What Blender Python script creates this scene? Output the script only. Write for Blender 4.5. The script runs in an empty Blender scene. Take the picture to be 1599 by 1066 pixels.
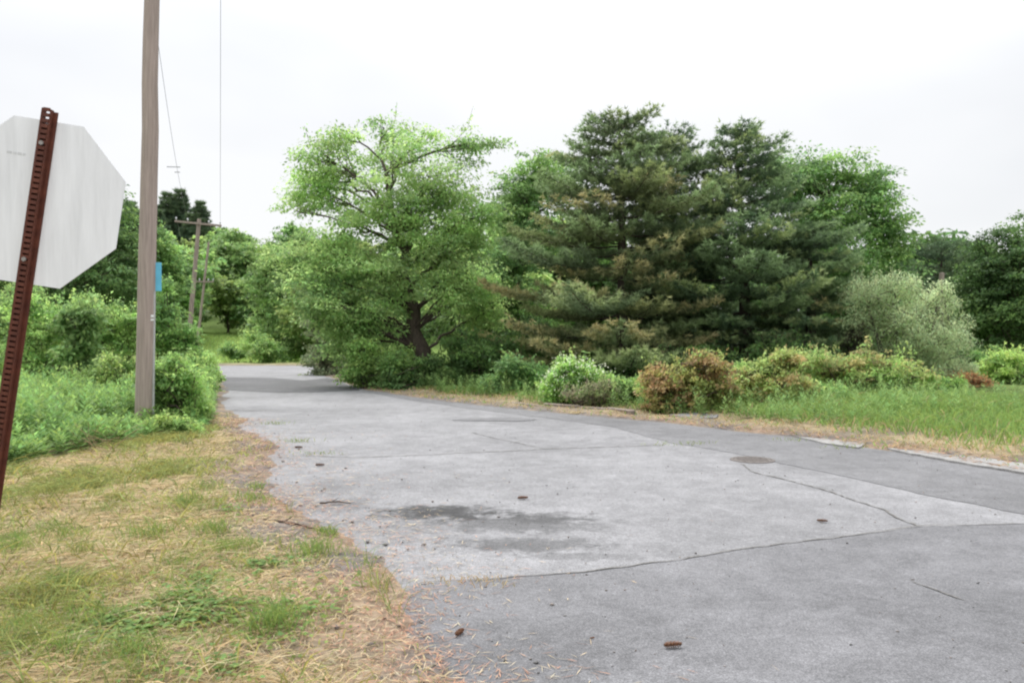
import bpy, bmesh, math
import numpy as np
from mathutils import Vector, Matrix

# ------------------------------------------------------------------ camera, sky, sun, exposure
S = bpy.context.scene
COL = S.collection
CAM_H = 1.6
LENS = 27.0
F = 1599 * LENS / 36.0            # focal length in photograph pixels
CX, HOR = 799.5, 533.0            # principal column, horizon row

cam = bpy.data.cameras.new("camera")
cam.lens = LENS
cam.sensor_width = 36.0
cam.clip_start = 0.05
cam.clip_end = 3000.0
cam_o = bpy.data.objects.new("camera", cam)
COL.objects.link(cam_o)
cam_o.location = (0, 0, CAM_H)
cam_o.rotation_euler = (math.radians(90), 0, 0)
S.camera = cam_o

SUN_EL, SUN_AZ = math.radians(58), math.radians(-35)   # azimuth from +Y towards +X

world = bpy.data.worlds.new("World")
S.world = world
world.use_nodes = True
nt = world.node_tree
nt.nodes.clear()
wo = nt.nodes.new("ShaderNodeOutputWorld")
bg = nt.nodes.new("ShaderNodeBackground")
sky = nt.nodes.new("ShaderNodeTexSky")
sky.sky_type = 'NISHITA'
sky.sun_disc = False
sky.sun_elevation = SUN_EL
sky.sun_rotation = SUN_AZ
sky.air_density = 1.0
sky.dust_density = 3.0
skm = nt.nodes.new("ShaderNodeVectorMath"); skm.operation = 'SCALE'
skm.inputs['Scale'].default_value = 0.05
nt.links.new(sky.outputs[0], skm.inputs[0])
# overcast cloud sheet: soft noise between two pale greys
tc = nt.nodes.new("ShaderNodeTexCoord")
mp = nt.nodes.new("ShaderNodeMapping")
mp.inputs['Scale'].default_value = (1.0, 1.0, 2.4)
mp.inputs['Location'].default_value = (0.35, 0.1, 0.2)
nz = nt.nodes.new("ShaderNodeTexNoise")
nz.inputs['Scale'].default_value = 1.3
nz.inputs['Detail'].default_value = 4.0
nz.inputs['Roughness'].default_value = 0.45
rp = nt.nodes.new("ShaderNodeValToRGB")
rp.color_ramp.elements[0].position = 0.40
rp.color_ramp.elements[0].color = (0.76, 0.775, 0.80, 1)
rp.color_ramp.elements[1].position = 0.60
rp.color_ramp.elements[1].color = (0.93, 0.935, 0.945, 1)
nt.links.new(tc.outputs['Generated'], mp.inputs['Vector'])
nt.links.new(mp.outputs[0], nz.inputs['Vector'])
nt.links.new(nz.outputs['Fac'], rp.inputs['Fac'])
mx = nt.nodes.new("ShaderNodeMix"); mx.data_type = 'RGBA'
mx.inputs[0].default_value = 0.90
nt.links.new(skm.outputs[0], mx.inputs[6])
# standard overcast luminance: L = Lz (1 + 2 sin(elevation)) / 3
sx_ = nt.nodes.new("ShaderNodeSeparateXYZ")
nt.links.new(tc.outputs['Generated'], sx_.inputs[0])
gl = nt.nodes.new("ShaderNodeMapRange"); gl.interpolation_type = 'SMOOTHSTEP'
gl.inputs[1].default_value = 0.2; gl.inputs[2].default_value = 1.0
gl.inputs[3].default_value = 0.41; gl.inputs[4].default_value = 1.15
nt.links.new(sx_.outputs['Z'], gl.inputs[0])
cl_ = nt.nodes.new("ShaderNodeVectorMath"); cl_.operation = 'SCALE'
nt.links.new(rp.outputs['Color'], cl_.inputs[0]); nt.links.new(gl.outputs[0], cl_.inputs['Scale'])
nt.links.new(cl_.outputs[0], mx.inputs[7])
nt.links.new(mx.outputs[2], bg.inputs['Color'])
bg.inputs['Strength'].default_value = 1.0
nt.links.new(bg.outputs[0], wo.inputs['Surface'])

sl = bpy.data.lights.new("sun", 'SUN')
sl.energy = 1.5
sl.angle = math.radians(35)
sl.color = (1.0, 0.97, 0.92)
sun = bpy.data.objects.new("sun", sl)
COL.objects.link(sun)
sd = Vector((math.sin(SUN_AZ) * math.cos(SUN_EL), math.cos(SUN_AZ) * math.cos(SUN_EL), math.sin(SUN_EL)))
sun.rotation_euler = sd.to_track_quat('Z', 'Y').to_euler()
sun.location = (0, 0, 60)

S.view_settings.view_transform = 'Standard'
S.view_settings.look = 'None'
S.view_settings.gamma = 1.0
S.view_settings.exposure = 1.4
S.render.engine = 'CYCLES'
S.cycles.use_denoising = True
S.cycles.max_bounces = 12
S.cycles.diffuse_bounces = 8
S.cycles.transmission_bounces = 6
S.cycles.filter_width = 2.2

# ------------------------------------------------------------------ helpers
def G(px, py):
    """photograph pixel of a point on flat ground -> (x, y)"""
    d = CAM_H * F / (py - HOR)
    return np.array([(px - CX) / F * d, d])

def P(px, py, d):
    return np.array([(px - CX) / F * d, d, CAM_H - (py - HOR) / F * d])

def tag(o, label=None, cat=None, group=None, kind=None):
    if label: o["label"] = label
    if cat: o["category"] = cat
    if group: o["group"] = group
    if kind: o["kind"] = kind
    return o

def empty(name, loc, label, cat, group=None):
    o = bpy.data.objects.new(name, None)
    COL.objects.link(o)
    o.empty_display_size = 0.2
    o.location = loc
    return tag(o, label, cat, group)

def mesh_arrays(name, V, faces, C=None, mat=None, parent=None, smooth=False):
    """V (n,3); faces: list of int arrays (m,k) ; C (n,3) point colours"""
    me = bpy.data.meshes.new(name)
    V = np.asarray(V, dtype=np.float32)
    me.vertices.add(len(V))
    me.vertices.foreach_set("co", V.ravel())
    loops = np.concatenate([f.ravel() for f in faces]).astype(np.int32)
    tot = np.concatenate([np.full(len(f), f.shape[1]) for f in faces]).astype(np.int32)
    start = np.concatenate([[0], np.cumsum(tot)[:-1]]).astype(np.int32)
    me.loops.add(len(loops))
    me.loops.foreach_set("vertex_index", loops)
    me.polygons.add(len(tot))
    me.polygons.foreach_set("loop_start", start)
    me.polygons.foreach_set("loop_total", tot)
    if smooth:
        me.polygons.foreach_set("use_smooth", np.ones(len(tot), dtype=bool))
    me.update(calc_edges=True)
    if C is not None:
        a = me.color_attributes.new("tint", 'FLOAT_COLOR', 'POINT')
        rgba = np.ones((len(V), 4), dtype=np.float32)
        rgba[:, :3] = C
        a.data.foreach_set("color", rgba.ravel())
    o = bpy.data.objects.new(name, me)
    COL.objects.link(o)
    if mat: me.materials.append(mat)
    if parent:
        o.parent = parent
        me.transform(Matrix.Translation(-parent.location))   # data given in world space
    return o

def bm_object(name, bm, mat, parent=None, smooth=False):
    me = bpy.data.meshes.new(name)
    bm.to_mesh(me); bm.free()
    if smooth:
        for p in me.polygons: p.use_smooth = True
    o = bpy.data.objects.new(name, me)
    COL.objects.link(o)
    me.materials.append(mat)
    if parent: o.parent = parent
    return o

def smooth(a, b, x):
    t = np.clip((x - a) / (b - a), 0, 1)
    return t * t * (3 - 2 * t)

class Noise2:
    """cheap smooth value noise"""
    def __init__(self, seed):
        self.t = np.random.default_rng(seed).random((64, 64))
    def __call__(self, x, y):
        x = np.asarray(x, float); y = np.asarray(y, float)
        xi = np.floor(x).astype(int); yi = np.floor(y).astype(int)
        fx = x - xi; fy = y - yi
        fx = fx * fx * (3 - 2 * fx); fy = fy * fy * (3 - 2 * fy)
        t = self.t
        a = t[xi % 64, yi % 64]; b = t[(xi + 1) % 64, yi % 64]
        c = t[xi % 64, (yi + 1) % 64]; d = t[(xi + 1) % 64, (yi + 1) % 64]
        return (a * (1 - fx) + b * fx) * (1 - fy) + (c * (1 - fx) + d * fx) * fy
N1, N2, N3 = Noise2(1), Noise2(2), Noise2(3)

def in_poly(pts, poly):
    x, y = pts[:, 0], pts[:, 1]
    r = np.zeros(len(pts), bool)
    n = len(poly)
    for i in range(n):
        x1, y1 = poly[i]; x2, y2 = poly[(i + 1) % n]
        c = (y1 > y) != (y2 > y)
        if y1 != y2:
            r ^= c & (x < (x2 - x1) * (y - y1) / (y2 - y1) + x1)
    return r

def dist_line(pts, line, closed=False):
    line = np.asarray(line)
    n = len(line)
    best = np.full(len(pts), 1e9)
    for i in range(n if closed else n - 1):
        a = line[i]; b = line[(i + 1) % n]
        ab = b - a
        t = np.clip(((pts - a) @ ab) / max(ab @ ab, 1e-9), 0, 1)
        q = a + t[:, None] * ab
        best = np.minimum(best, np.hypot(*(pts - q).T))
    return best

def ragged(line, step=0.15, amp=0.05, seed=0):
    """resample a polyline and give it an uneven edge; step and amp grow with distance"""
    out = []
    rng = np.random.default_rng(seed)
    line = [np.asarray(p, float) for p in line]
    for i in range(len(line) - 1):
        a, b = line[i], line[i + 1]
        L = np.linalg.norm(b - a)
        n = max(1, int(L / max(step, step * np.linalg.norm((a + b) / 2) * 0.12)))
        t = (b - a) / L
        nrm = np.array([-t[1], t[0]])
        for k in range(n):
            p = a + (b - a) * k / n
            j = (N1(p[0] * 1.7 + seed, p[1] * 1.7) - 0.5) * 2.2 + (rng.random() - 0.5) * 0.8
            out.append(p + nrm * j * amp * (0 if (i == 0 and k == 0) else 1))
    out.append(line[-1])
    return np.array(out)

# ------------------------------------------------------------------ materials
def nodes(name):
    m = bpy.data.materials.new(name)
    m.use_nodes = True
    n = m.node_tree
    b = n.nodes["Principled BSDF"]
    return m, n, b

def foliage_mat(name, transl=0.35, rough=0.55, spec=0.25):
    m, n, b = nodes(name)
    at = n.nodes.new("ShaderNodeAttribute"); at.attribute_name = "tint"
    b.inputs['Roughness'].default_value = rough
    b.inputs['Specular IOR Level'].default_value = spec
    n.links.new(at.outputs['Color'], b.inputs['Base Color'])
    tr = n.nodes.new("ShaderNodeBsdfTranslucent")
    hs = n.nodes.new("ShaderNodeHueSaturation")
    hs.inputs['Hue'].default_value = 0.485
    hs.inputs['Saturation'].default_value = 1.0
    hs.inputs['Value'].default_value = 1.5
    n.links.new(at.outputs['Color'], hs.inputs['Color'])
    n.links.new(hs.outputs[0], tr.inputs['Color'])
    ms = n.nodes.new("ShaderNodeMixShader"); ms.inputs[0].default_value = transl
    n.links.new(b.outputs[0], ms.inputs[1]); n.links.new(tr.outputs[0], ms.inputs[2])
    n.links.new(ms.outputs[0], n.nodes["Material Output"].inputs['Surface'])
    return m

M_LEAF = foliage_mat("leaf_green", 0.5)
M_NEEDLE = foliage_mat("pine_needle", 0.2, 0.6, 0.2)
for _n in M_NEEDLE.node_tree.nodes:
    if _n.type == 'HUE_SAT': _n.inputs['Hue'].default_value = 0.5
M_BLADE = foliage_mat("grass_blade", 0.42, 0.6, 0.2)
M_LITTER = foliage_mat("dry_litter", 0.10, 0.8, 0.1)

def tint_mat(name, rough=0.85, noise=40.0, amt=0.5, bump=0.3, spec=0.2, stretch=(1, 1, 1)):
    """colour from the vertex tint, broken up by procedural noise"""
    m, n, b = nodes(name)
    at = n.nodes.new("ShaderNodeAttribute"); at.attribute_name = "tint"
    tcn = n.nodes.new("ShaderNodeTexCoord")
    mpn = n.nodes.new("ShaderNodeMapping"); mpn.inputs['Scale'].default_value = stretch
    no = n.nodes.new("ShaderNodeTexNoise"); no.inputs['Scale'].default_value = noise
    no.inputs['Detail'].default_value = 6; no.inputs['Roughness'].default_value = 0.65
    n.links.new(tcn.outputs['Object'], mpn.inputs[0]); n.links.new(mpn.outputs[0], no.inputs['Vector'])
    mr = n.nodes.new("ShaderNodeMapRange")
    mr.inputs[1].default_value = 0.3; mr.inputs[2].default_value = 0.7
    mr.inputs[3].default_value = 1 - amt; mr.inputs[4].default_value = 1 + amt
    n.links.new(no.outputs['Fac'], mr.inputs[0])
    vm = n.nodes.new("ShaderNodeVectorMath"); vm.operation = 'SCALE'
    n.links.new(at.outputs['Color'], vm.inputs[0]); n.links.new(mr.outputs[0], vm.inputs['Scale'])
    n.links.new(vm.outputs[0], b.inputs['Base Color'])
    b.inputs['Roughness'].default_value = rough
    b.inputs['Specular IOR Level'].default_value = spec
    bu = n.nodes.new("ShaderNodeBump"); bu.inputs['Strength'].default_value = bump
    bu.inputs['Distance'].default_value = 0.02
    n.links.new(no.outputs['Fac'], bu.inputs['Height']); n.links.new(bu.outputs[0], b.inputs['Normal'])
    return m

M_SOIL = tint_mat("soil", 0.95, 9.0, 0.45, 0.6, 0.1)
M_BARK = tint_mat("bark", 0.9, 14.0, 0.45, 0.8, 0.15, (1, 1, 0.25))
M_CONE = tint_mat("cone_scale", 0.8, 120.0, 0.4, 0.2, 0.2)

def asphalt(name, base, dark, seed, stains=(), streak=0.0):
    m, n, b = nodes(name)
    L = n.links.new
    geo = n.nodes.new("ShaderNodeNewGeometry")
    def noise(scale, detail=5, rough=0.6, off=0.0, sc=(1, 1, 1)):
        mpn = n.nodes.new("ShaderNodeMapping")
        mpn.inputs['Location'].default_value = (seed * 3.1 + off, seed * 1.7, seed * .37)
        mpn.inputs['Scale'].default_value = sc
        L(geo.outputs['Position'], mpn.inputs[0])
        t = n.nodes.new("ShaderNodeTexNoise")
        t.inputs['Scale'].default_value = scale; t.inputs['Detail'].default_value = detail
        t.inputs['Roughness'].default_value = rough
        L(mpn.outputs[0], t.inputs['Vector'])
        return t.outputs['Fac']
    def ramp(src, a, va, c, vc):
        r = n.nodes.new("ShaderNodeMapRange")
        r.interpolation_type = 'SMOOTHSTEP'
        r.inputs[1].default_value = a; r.inputs[2].default_value = c
        r.inputs[3].default_value = va; r.inputs[4].default_value = vc
        L(src, r.inputs[0]); return r.outputs[0]
    def mul(a, c):
        t = n.nodes.new("ShaderNodeMath"); t.operation = 'MULTIPLY'
        L(a, t.inputs[0])
        if isinstance(c, float): t.inputs[1].default_value = c
        else: L(c, t.inputs[1])
        return t.outputs[0]
    big = ramp(noise(0.45, 4), 0.3, 0.86, 0.7, 1.10)
    mid = ramp(noise(3.6, 8, 0.8), 0.3, 0.84, 0.7, 1.14)
    agg = noise(95, 3, 0.75)
    fine = mul(ramp(agg, 0.32, 0.66, 0.68, 1.34), ramp(noise(24, 5, 0.85, 3.0), 0.3, 0.80, 0.7, 1.20))
    vo = n.nodes.new("ShaderNodeTexVoronoi"); vo.inputs['Scale'].default_value = 70
    L(geo.outputs['Position'], vo.inputs['Vector'])
    stone = ramp(vo.outputs['Distance'], 0.05, 1.22, 0.45, 0.92)
    k = mul(mul(big, mid), mul(fine, stone))
    sp = ramp(noise(210, 2, 0.5, 5.0), 0.66, 1.0, 0.74, 1.5)      # pale exposed grit
    k = mul(k, sp)
    wob = n.nodes.new("ShaderNodeTexNoise"); wob.inputs['Scale'].default_value = 4.5
    wob.inputs['Detail'].default_value = 9; wob.inputs['Roughness'].default_value = 0.8
    L(geo.outputs['Position'], wob.inputs['Vector'])
    for (sx, sy, rx, ry, rot, depth) in stains:
        mpn = n.nodes.new("ShaderNodeMapping"); mpn.vector_type = 'TEXTURE'
        mpn.inputs['Location'].default_value = (sx, sy, 0)
        mpn.inputs['Rotation'].default_value = (0, 0, rot)
        mpn.inputs['Scale'].default_value = (rx, ry, 10)
        L(geo.outputs['Position'], mpn.inputs[0])
        ln = n.nodes.new("ShaderNodeVectorMath"); ln.operation = 'LENGTH'
        L(mpn.outputs[0], ln.inputs[0])
        ad = n.nodes.new("ShaderNodeMath"); ad.operation = 'MULTIPLY_ADD'
        L(wob.outputs['Fac'], ad.inputs[0]); ad.inputs[1].default_value = 3.0
        L(ln.outputs['Value'], ad.inputs[2])
        k = mul(k, ramp(ad.outputs[0], 1.85, depth, 2.45, 1.0))
    cm = n.nodes.new("ShaderNodeVectorMath"); cm.operation = 'SCALE'
    mixc = n.nodes.new("ShaderNodeMix"); mixc.data_type = 'RGBA'
    mixc.inputs[6].default_value = (*base, 1); mixc.inputs[7].default_value = (*dark, 1)
    L(ramp(noise(1.1, 8, 0.75, 9.0), 0.52, 0.0, 0.72, 0.8), mixc.inputs[0])
    L(mixc.outputs[2], cm.inputs[0]); L(k, cm.inputs['Scale'])
    L(cm.outputs[0], b.inputs['Base Color'])
    b.inputs['Roughness'].default_value = 0.82
    b.inputs['Specular IOR Level'].default_value = 0.3
    bu = n.nodes.new("ShaderNodeBump"); bu.inputs['Strength'].default_value = 0.55
    bu.inputs['Distance'].default_value = 0.006
    L(agg, bu.inputs['Height']); L(bu.outputs[0], b.inputs['Normal'])
    return m

def plain(name, col, rough=0.6, metal=0.0, noise=None, amt=0.25, bump=0.0, stretch=(1, 1, 1), col2=None, spec=0.4):
    m, n, b = nodes(name)
    b.inputs['Roughness'].default_value = rough
    b.inputs['Metallic'].default_value = metal
    b.inputs['Specular IOR Level'].default_value = spec
    if noise is None:
        b.inputs['Base Color'].default_value = (*col, 1)
        return m
    tcn = n.nodes.new("ShaderNodeTexCoord")
    mpn = n.nodes.new("ShaderNodeMapping"); mpn.inputs['Scale'].default_value = stretch
    no = n.nodes.new("ShaderNodeTexNoise"); no.inputs['Scale'].default_value = noise
    no.inputs['Detail'].default_value = 7; no.inputs['Roughness'].default_value = 0.65
    n.links.new(tcn.outputs['Object'], mpn.inputs[0]); n.links.new(mpn.outputs[0], no.inputs['Vector'])
    cr = n.nodes.new("ShaderNodeValToRGB")
    c2 = col2 if col2 else tuple(min(1, c * (1 + amt)) for c in col)
    c1 = col if col2 else tuple(c * (1 - amt) for c in col)
    cr.color_ramp.elements[0].position = 0.32; cr.color_ramp.elements[0].color = (*c1, 1)
    cr.color_ramp.elements[1].position = 0.68; cr.color_ramp.elements[1].color = (*c2, 1)
    n.links.new(no.outputs['Fac'], cr.inputs[0]); n.links.new(cr.outputs[0], b.inputs['Base Color'])
    if bump:
        bu = n.nodes.new("ShaderNodeBump"); bu.inputs['Strength'].default_value = bump
        bu.inputs['Distance'].default_value = 0.01
        n.links.new(no.outputs['Fac'], bu.inputs['Height']); n.links.new(bu.outputs[0], b.inputs['Normal'])
    return m

# ------------------------------------------------------------------ pavement outline (from the photograph's ground pixels)
left_edge = [np.array([3.2, -9.0]), np.array([0.15, 1.6])] + [G(*p) for p in
             ((700, 1066), (655, 985), (632, 922), (600, 885), (520, 840), (440, 795), (402, 745), (418, 705),
              (412, 690), (372, 660), (352, 640), (346, 622), (350, 608), (345, 592), (340, 580), (336, 570.5))]
right_edge = [G(*p) for p in ((497, 570.5), (492, 580), (530, 594), (570, 608), (640, 619), (760, 634), (900, 647),
              (1050, 661), (1240, 683), (1400, 704), (1599, 738))] + [np.array([8.6, 6.6]), np.array([13, 3.4]), np.array([28, -1.5])]
LE = ragged(left_edge, 0.09, 0.17, 3)
RE = ragged(right_edge, 0.2, 0.06, 9)
PAVE = np.vstack([LE, RE, [[28, -9.0]]])

def hgt(x, y):
    """terrain height"""
    x = np.asarray(x, float); y = np.asarray(y, float)
    hill_w = 0.30 + 0.70 * smooth(25, -25, x + 0.12 * (y - 80))
    z = -0.9 * smooth(53.5, 66, y) + 2.9 * smooth(66, 96, y)
    z = z + hill_w * (15 * smooth(90, 180, y) + 18 * smooth(170, 330, y))
    z = z + (N2(x * 0.08, y * 0.08) - 0.5) * 1.0 * smooth(60, 120, y)
    return z

def ground_z(pts):
    pts = np.asarray(pts, float)
    x, y = pts[:, 0], pts[:, 1]
    ins = in_poly(pts, PAVE)
    d = np.where(np.abs(x) + y < 120, dist_line(pts, PAVE, True), 50.0)
    rise = smooth(0.0, 0.5, d)
    out = 0.014 * smooth(-0.1, 0.10, d) + 0.016 * rise + (N1(x * 1.1, y * 1.1) - 0.5) * 0.09 * rise + (N2(x * 4, y * 4) - 0.5) * 0.03 * rise
    out = out + 0.10 * smooth(1.5, 5.0, d)
    z = hgt(x, y) + np.where(ins, 0.010 - 0.05 * smooth(-0.05, 0.42, d), out + 0.003)
    return z

# terrain sheet
def axis(near, far, step, grow):
    a = [0.0]
    while a[-1] < far:
        a.append(a[-1] + (step if a[-1] < near else step * (1 + (a[-1] - near) * grow)))
    return np.array(a)
xp = axis(12, 900, 0.22, 0.22); xs = np.concatenate([-xp[:0:-1], xp])
yp = axis(16, 900, 0.22, 0.18); ys = np.concatenate([-np.array([12, 8, 5, 3, 2, 1])[:, ], yp])
XX, YY = np.meshgrid(xs, ys)
pts = np.stack([XX.ravel(), YY.ravel()], 1)
zz = ground_z(pts)
d_edge = np.where(np.hypot(pts[:, 0], pts[:, 1]) < 90, dist_line(pts, PAVE, True), 60.0)
nx, ny = len(xs), len(ys)
idx = np.arange(nx * ny).reshape(ny, nx)
quads = np.stack([idx[:-1, :-1], idx[:-1, 1:], idx[1:, 1:], idx[1:, :-1]], -1).reshape(-1, 4)
straw = np.array([0.30, 0.245, 0.155]); needle = np.array([0.24, 0.18, 0.14]); green = np.array([0.10, 0.14, 0.04]); soil = np.array([0.145, 0.13, 0.115])
n_a = N1(pts[:, 0] * 0.9, pts[:, 1] * 0.9)[:, None]; n_b = N3(pts[:, 0] * 2.3, pts[:, 1] * 2.3)[:, None]
tc_ = straw * (0.7 + 0.5 * n_b)
tc_ = tc_ * (1 - smooth(0.5, 0.85, n_a) * 0.6) + soil * smooth(0.5, 0.85, n_a) * 0.6
w = (smooth(1.1, 0.1, d_edge)[:, None]) * (0.4 + 0.6 * n_b)
tc_ = tc_ * (1 - w) + needle * w
n_c = N2(pts[:, 0] * 2.6 + 5, pts[:, 1] * 2.6)[:, None]
w = smooth(1.5, 0.05, d_edge)[:, None] * smooth(.42, .62, n_c) * .85
tc_ = tc_ * (1 - w) + np.array([.135, .13, .13]) * w
w = smooth(2.6, 4.2, d_edge)[:, None] * np.where(pts[:, 1:2] > 0, 1, 0.6)
tc_ = tc_ * (1 - w) + green * (0.75 + 0.5 * n_b) * w
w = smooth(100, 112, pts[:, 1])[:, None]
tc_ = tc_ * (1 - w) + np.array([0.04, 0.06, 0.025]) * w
meadow = np.array([0.19, 0.28, 0.075])
w = (smooth(50, 62, pts[:, 1]) * smooth(125, 100, pts[:, 1]))[:, None]
tc_ = tc_ * (1 - w) + meadow * (0.8 + 0.4 * n_b) * w
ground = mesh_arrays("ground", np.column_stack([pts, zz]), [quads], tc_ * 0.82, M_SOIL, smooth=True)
tag(ground, kind="structure", label="verge of dry straw, soil and green growth around the road")

# ------------------------------------------------------------------ road sheets
def sheet(name, outline, z, mat, label=None, thick=0.0):
    bm = bmesh.new()
    vs = [bm.verts.new((p[0], p[1], z)) for p in outline]
    es = [bm.edges.new((vs[i], vs[(i + 1) % len(vs)])) for i in range(len(vs))]
    bmesh.ops.triangle_fill(bm, use_beauty=True, use_dissolve=False, edges=es)
    for f in bm.faces:
        if f.normal.z < 0: f.normal_flip()
    if thick:
        r = bmesh.ops.extrude_edge_only(bm, edges=[e for e in bm.edges if e.is_boundary])
        for v in r['geom']:
            if isinstance(v, bmesh.types.BMVert): v.co.z -= thick
    o = bm_object(name, bm, mat)
    return tag(o, label=label, kind="structure")

sx, sy = G(690, 800)
stains = []
for (px, py, rx, ry, dp) in ((690, 800, .85, .42, 0.34), (680, 797, .5, .26, .6), (800, 816, 1.15, .5, 0.52), (850, 808, .6, .3, .62), (800, 850, .8, .3, .72),
                             (905, 868, .6, .16, .7), (835, 850, .9, .34, .66), (520, 790, .75, .45, .78), (560, 760, 1.6, .5, .86), (600, 700, 2.0, .7, .9), (430, 640, 2.2, 1.3, .86)):
    gx, gy = G(px, py)
    stains.append((gx, gy, rx, ry, 0.0, dp))
M_OLD = asphalt("asphalt_worn", (0.205, 0.205, 0.214), (0.157, 0.157, 0.164), 1, stains)
M_NEW = asphalt("asphalt_apron", (0.152, 0.152, 0.161), (0.120, 0.120, 0.127), 2,
                [(*G(1500, 960), 1.2, .6, 0, .88), (*G(900, 1000), 1.0, .5, 0, .9), (*G(760, 1030), .9, .5, 0, .8)])
M_STRIP = asphalt("asphalt_strip", (0.150, 0.150, 0.157), (0.112, 0.112, 0.117), 3)
M_PATCH = asphalt("asphalt_patch", (0.100, 0.100, 0.106), (0.064, 0.064, 0.068), 4)
M_CONC = asphalt("concrete_gutter", (0.245, 0.24, 0.235), (0.17, 0.165, 0.16), 5)
M_CRACK = plain("crack_filler", (0.125, 0.12, 0.113), 0.9, noise=30, amt=0.5, bump=0.4)

road = sheet("road", PAVE, 0.0, M_OLD, "worn pale grey asphalt road running to a crest between trees")

seam = [G(*p) for p in ((632, 922), (660, 913), (780, 903), (930, 889), (1060, 874), (1150, 861), (1240, 846), (1330, 836), (1440, 823), (1520, 820), (1599, 818))]
seam += [np.array([6.4, 6.2]), np.array([8.3, 6.2])]
SEAM = ragged(seam, 0.10, 0.022, 17)
le_near = LE[:np.argmin(np.hypot(*(LE - SEAM[0]).T))]
re_near = RE[np.argmin(np.hypot(*(RE - SEAM[-1]).T)) + 1:]
apron = np.vstack([le_near + np.array([0.012, 0]), SEAM, re_near + np.array([0, -0.01]), [[27.9, -8.9]]])
sheet("road_apron", apron, 0.006, M_NEW, "darker grey asphalt apron of the side road in front of the seam")

inner = [G(*p) for p in ((565, 611), (640, 625), (760, 641), (870, 655), (960, 667), (1045, 691), (1150, 708), (1240, 727), (1340, 748), (1430, 771), (1520, 787), (1599, 803))]
inner += [np.array([6.0, 7.0]), np.array([7.6, 6.6])]
INNER = ragged(inner, 0.15, 0.035, 23)
a = np.argmin(np.hypot(*(RE - INNER[0]).T)); b_ = np.argmin(np.hypot(*(RE - INNER[-1]).T))
outer = RE[a:b_][::-1] + np.array([0, -0.012])
sheet("road_edge_strip", np.vstack([INNER, outer]), 0.0045, M_STRIP, "dark asphalt strip along the far side of the road")

def blob(cx, cy, rx, ry, n=40, seed=0, amp=0.25):
    rng = np.random.default_rng(seed)
    t = np.linspace(0, 2 * np.pi, n, endpoint=False)
    r = 1 + amp * (np.sin(3 * t + seed) * 0.5 + np.sin(5 * t + 2 * seed) * 0.35) + (rng.random(n) - 0.5) * amp * 0.5
    return np.column_stack([cx + rx * r * np.cos(t), cy + ry * r * np.sin(t)])
# dark resurfaced band before the crest, and small patches
band = [G(*p) for p in ((352, 609), (348, 596), (353, 589), (420, 590), (470, 594), (515, 590), (548, 601), (562, 609), (500, 612), (440, 613), (395, 611))]
sheet("road_patch", ragged(band + [band[0]], 0.5, 0.12, 31)[:-1], 0.009, M_PATCH, "dark resurfaced band across the road below the crest")
c = G(775, 655); sheet("road_patch", blob(c[0], c[1], 0.8, 0.35, 30, 4), 0.009, M_STRIP, "small dark patch on the road near the flowering shrub")

def crack(line, w, z, seed, parent=road):
    L = ragged(line, 0.06, 0.03, seed)
    rng = np.random.default_rng(seed)
    d = np.gradient(L, axis=0); d /= np.linalg.norm(d, axis=1)[:, None] + 1e-9
    nrm = np.column_stack([-d[:, 1], d[:, 0]])
    ww = w * (0.35 + 0.9 * rng.random(len(L)))[:, None]
    ww[0] = ww[-1] = 0.001
    V = np.vstack([L + nrm * ww, L - nrm * ww])
    V = np.column_stack([V, np.full(len(V), z)])
    n = len(L); i = np.arange(n - 1)
    q = np.stack([i, i + 1, i + 1 + n, i + n], 1)[:, ::-1]
    return mesh_arrays("crack", V, [q], None, M_CRACK, parent)
crack(SEAM[:-8], 0.009, 0.012, 3)
crack([G(*p) for p in ((1155, 724), (1180, 738), (1270, 761), (1340, 782), (1385, 796), (1402, 808), (1440, 823))], 0.013, 0.008, 5)
crack([G(*p) for p in ((470, 712), (560, 714), (690, 709), (860, 701), (1040, 695))], 0.014, 0.008, 6)
crack([G(*p) for p in ((735, 675), (780, 686), (850, 701))], 0.010, 0.008, 7)
crack([G(*p) for p in ((355, 641), (400, 641), (440, 640))], 0.03, 0.008, 8)
crack([G(*p) for p in ((1420, 906), (1450, 917), (1510, 940))], 0.007, 0.012, 9)

# road going on beyond the crest, bending left out of sight
V = []; n = 22
pl, pr = G(336, 570.5), G(497, 570.5)
for i in range(n):
    t = i / (n - 1)
    sh = np.array([-30 * t, 10 * t])
    for k in range(5):
        q = pl + (pr - pl) * k / 4 + sh
        V.append([q[0], q[1], float(hgt(q[0], q[1])) + 0.004 + 0.02 * smooth(0, 0.2, t)])
i = np.arange(n - 1)[:, None] * 5 + np.arange(4)[None]
i = i.ravel()
far_road = mesh_arrays("road", np.array(V), [np.stack([i, i + 1, i + 6, i + 5], 1)], None, M_OLD)
tag(far_road, kind="structure", label="stretch of road dropping away beyond the crest")

g1 = [G(*p) for p in ((1385, 702), (1450, 708), (1520, 716), (1602, 727), (1602, 741), (1500, 724), (1420, 711))]
sheet("gutter", ragged(g1 + [g1[0]], 0.08, 0.06, 41)[:-1], 0.032, M_CONC, "pale concrete gutter strip at the edge of the dark asphalt", 0.15)
g2 = [G(*p) for p in ((1245, 684), (1300, 688), (1352, 695), (1340, 701), (1290, 694))]
sheet("gutter", ragged(g2 + [g2[0]], 0.12, 0.02, 43)[:-1], 0.028, M_CONC, "short broken piece of pale gutter concrete", 0.15)
g3 = [G(*p) for p in ((1045, 651), (1085, 648), (1125, 651), (1118, 656), (1070, 657))]
sheet("paving_remnant", ragged(g3 + [g3[0]], 0.2, 0.04, 44)[:-1], 0.058, M_STRIP, "scrap of grey paving before the reddish shrub", 0.2)

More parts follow.
